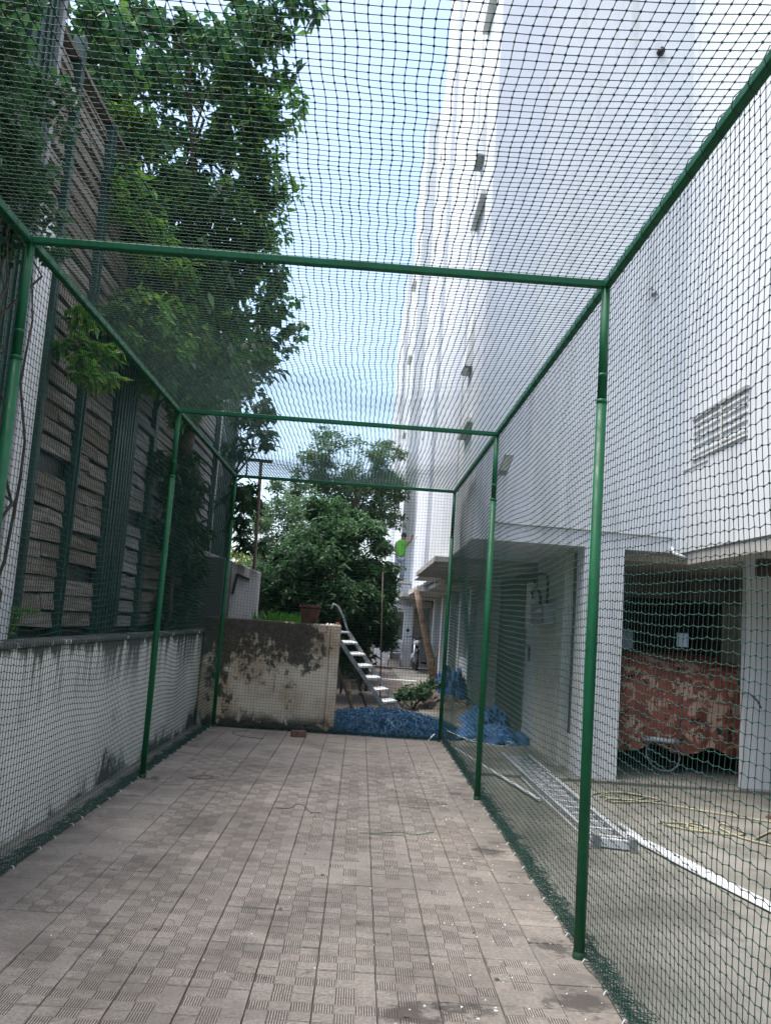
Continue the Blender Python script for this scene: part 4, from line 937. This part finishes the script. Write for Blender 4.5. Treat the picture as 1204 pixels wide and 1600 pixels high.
tree('drooping_tree', (-2.35, 15.2, -.1), (-2.3, 14.8, 3.6), [(*c, .26) for c in HG], 'small dark drooping tree at the far corner of the plank building', 'leaf_dark', 150, .17, .065, .07, 5, .7)
LW = [(-2.62,11.50,3.11),(-2.48,11.80,3.34),(-2.34,12.00,3.13),(-2.53,11.50,2.70),(-2.37,12.00,2.52),(-2.41,11.60,2.13),(-2.30,12.20,2.02),(-2.55,11.30,2.43),(-2.40,11.50,2.89),(-2.62,11.00,3.18),(-2.45,12.4,1.6),(-2.5,11.9,1.5),(-2.5,12.6,2.5),(-2.55,12.9,2.0)]
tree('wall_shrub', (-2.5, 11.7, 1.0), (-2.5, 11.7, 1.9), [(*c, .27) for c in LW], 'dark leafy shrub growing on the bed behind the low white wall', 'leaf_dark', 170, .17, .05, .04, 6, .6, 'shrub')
IV = [(-2.45,4.80,4.85),(-2.40,4.80,4.60),(-2.45,4.95,4.30),(-2.42,5.1,4.35),(-2.45,4.9,4.1),(-2.40,5.2,4.05),(-2.42,5.45,4.15),(-2.5,5.2,4.6),(-2.55,5.5,4.9),(-2.5,5.9,4.9),(-2.5,5.7,4.35),(-2.6,5.4,5.4),(-2.5,6.0,4.0)]
cr = root('creeper', (-2.55, 5.4, 1.0), 'green creeper climbing the screen at the left edge above the net rail', 'creeper')
mb = MB(); 
for i, c in enumerate(IV[::2]): limb(mb, (-2.6+.04*i, 5.2+.12*i, 1.0), c, .014, .005, .25, 8, i)
part(mb, 'stems', 'bark', cr); leaves('foliage', [(*c, .26) for c in IV], 330, .075, .058, 'leaf_ivy', cr, .5, 9)
fe = root('fern', (-2.2, 5.7, 1.2), 'bright green fern sprouting on the wall coping at the left edge', 'plant')
mb = MB(); FV, FF = [], []
for k in range(9):
    a = R(20+k*17+random.uniform(-8, 8))-R(80); L = random.uniform(.16, .30); pts = []
    for i in range(9):
        t = i/8; q = (-2.22 + L*t*math.cos(a)*.5, 5.75 + L*t*math.sin(a), 1.20 + .22*math.sin(t*2.1)); pts.append(q)
        for s_ in (-1, 1):
            o = len(FV); w_ = .05*(1-t*.7); dx, dy = -math.sin(a)*s_*.6, math.cos(a)*s_*.6
            FV += [q, (q[0]+.01, q[1]+.012, q[2]), (q[0]+dx*w_+.012, q[1]+dy*w_+.02, q[2]-.012)]; FF.append((o, o+1, o+2))
    mb.tube(pts, .002, 3)
part(mb, 'stems', 'leaf_bright', fe); keep(bulk('fronds', FV, FF, 'leaf_bright'), fe)

def ball(c, rx, ry, rz, n, r, seed):
    rr = random.Random(seed); out = []
    for k in range(n):
        while True:
            v = Vector((rr.uniform(-1, 1), rr.uniform(-1, 1), rr.uniform(-1, 1)))
            if .25 < v.length < 1: break
        out.append((c[0]+v.x*rx, c[1]+v.y*ry, c[2]+v.z*rz, r*rr.uniform(.7, 1.25)))
    return out
bush = ball((-.72, 18.3, 2.15), 1.25, 1.2, 1.30, 74, .42, 4) + ball((-.85, 18.3, 3.35), .6, .6, .6, 10, .3, 5) + ball((.15, 18.0, 1.5), .45, .7, 1.0, 14, .3, 6) + [(.30, 17.9, 2.95, .30), (.42, 17.8, 2.45, .30), (.10, 17.9, 3.3, .3), (.45, 17.8, 2.0, .28)] + ball((-1.75, 18.2, 1.75), .4, .8, .9, 12, .3, 7)
tree('bushy_tree', (-.6, 18.3, -.1), (-.7, 18.3, 1.2), bush, 'dense dark green bushy tree standing behind the ochre wall', 'leaf_bush', 520, .15, .052, .12, 7, .35)
tall = ball((-.7, 30, 6.4), 1.9, 1.5, 1.5, 40, .45, 14) + ball((-1.9, 30, 5.6), 1.1, 1, .8, 14, .45, 15) + ball((.5, 30, 6.4), .7, 1, 1.3, 12, .4, 16) + ball((.4, 30, 4.9), .7, .7, .5, 9, .35, 17)
tree('tall_tree', (-.75, 30, -.1), (-.7, 30, 5.0), tall, 'tall airy grey-green tree rising behind the bushy tree', 'leaf_tall', 190, .20, .055, .13, 8, .2)
left_b = ball((-2.4, 24, 3.6), .9, 1.2, 1.4, 26, .42, 24)
tree('grey_tree', (-2.3, 24, -.1), (-2.3, 24, 2.4), left_b, 'looser olive tree at the left rear of the bushy tree', 'leaf_tall', 260, .15, .05, .10, 9, .3)
for i, (x, y, z, s_, lab) in enumerate(((-12.5, 70, 4.2, 3.2, 'sunlit yellow-green tree far behind the steel pole'), (-8.5, 78, 4.4, 3.4, 'sunlit distant tree right of the steel pole'), (-17, 74, 4.6, 3.6, 'sunlit distant tree left of the steel pole'))):
    tree('distant_tree', (x, y, -.15), (x, y, z*.6), ball((x, y, z), s_, s_, s_*.8, 34, 1.0, 30+i), lab, 'leaf_far', 130, .42, .20, .25, 10+i, .3, 'tree', 'sunlit trees beyond the yard')
# ground plants
def tuft(name, pts, label, mat, h, n, cat='plant', kind=None, seed=1):
    r0 = random.Random(seed); V, F = [], []
    for k in range(n):
        x0, x1, y0, y1, zb = pts; x, y = r0.uniform(x0, x1), r0.uniform(y0, y1); a = r0.uniform(0, 6.3); hh = h*r0.uniform(.5, 1.2); w_ = hh*.10; o = len(V); ln = hh*r0.uniform(.1, .5)
        V += [(x-w_*math.sin(a), y+w_*math.cos(a), zb), (x+w_*math.sin(a), y-w_*math.cos(a), zb), (x+ln*.4*math.cos(a)+w_*math.sin(a), y+ln*.4*math.sin(a)-w_*math.cos(a), zb+hh*.6), (x+ln*math.cos(a), y+ln*math.sin(a), zb+hh)]
        F.append((o, o+1, o+2, o+3))
    return tag(bulk(name, V, F, mat), label, cat, None, kind)
tuft('weeds', (-1.55, -.85, 13.2, 14.6, .93), 'bright green weeds showing just above the ochre wall', 'grass_leaf', .52, 800, 'weeds', 'stuff', 3)
struct(B(-1.62, -.42, 12.9, 14.7, -.15, .95).build('earth_bank', 'soil', None, .05))
lowp = [(.95, 16.8, .18, .22), (1.15, 16.9, .22, .22), (1.3, 17.1, .25, .2), (.8, 17.0, .12, .18), (1.45, 17.3, .35, .16)]
lp = root('ground_shrub', (1.1, 16.9, yz), 'low dark green shrub growing in the yard right of the step ladder', 'shrub')
mb = MB()
for i, c in enumerate(lowp): limb(mb, (1.1, 16.9, yz), c[:3], .012, .004, .2, 4, i)
part(mb, 'stems', 'bark', lp); leaves('foliage', lowp, 210, .10, .04, 'leaf_tree', lp, .1, 33)
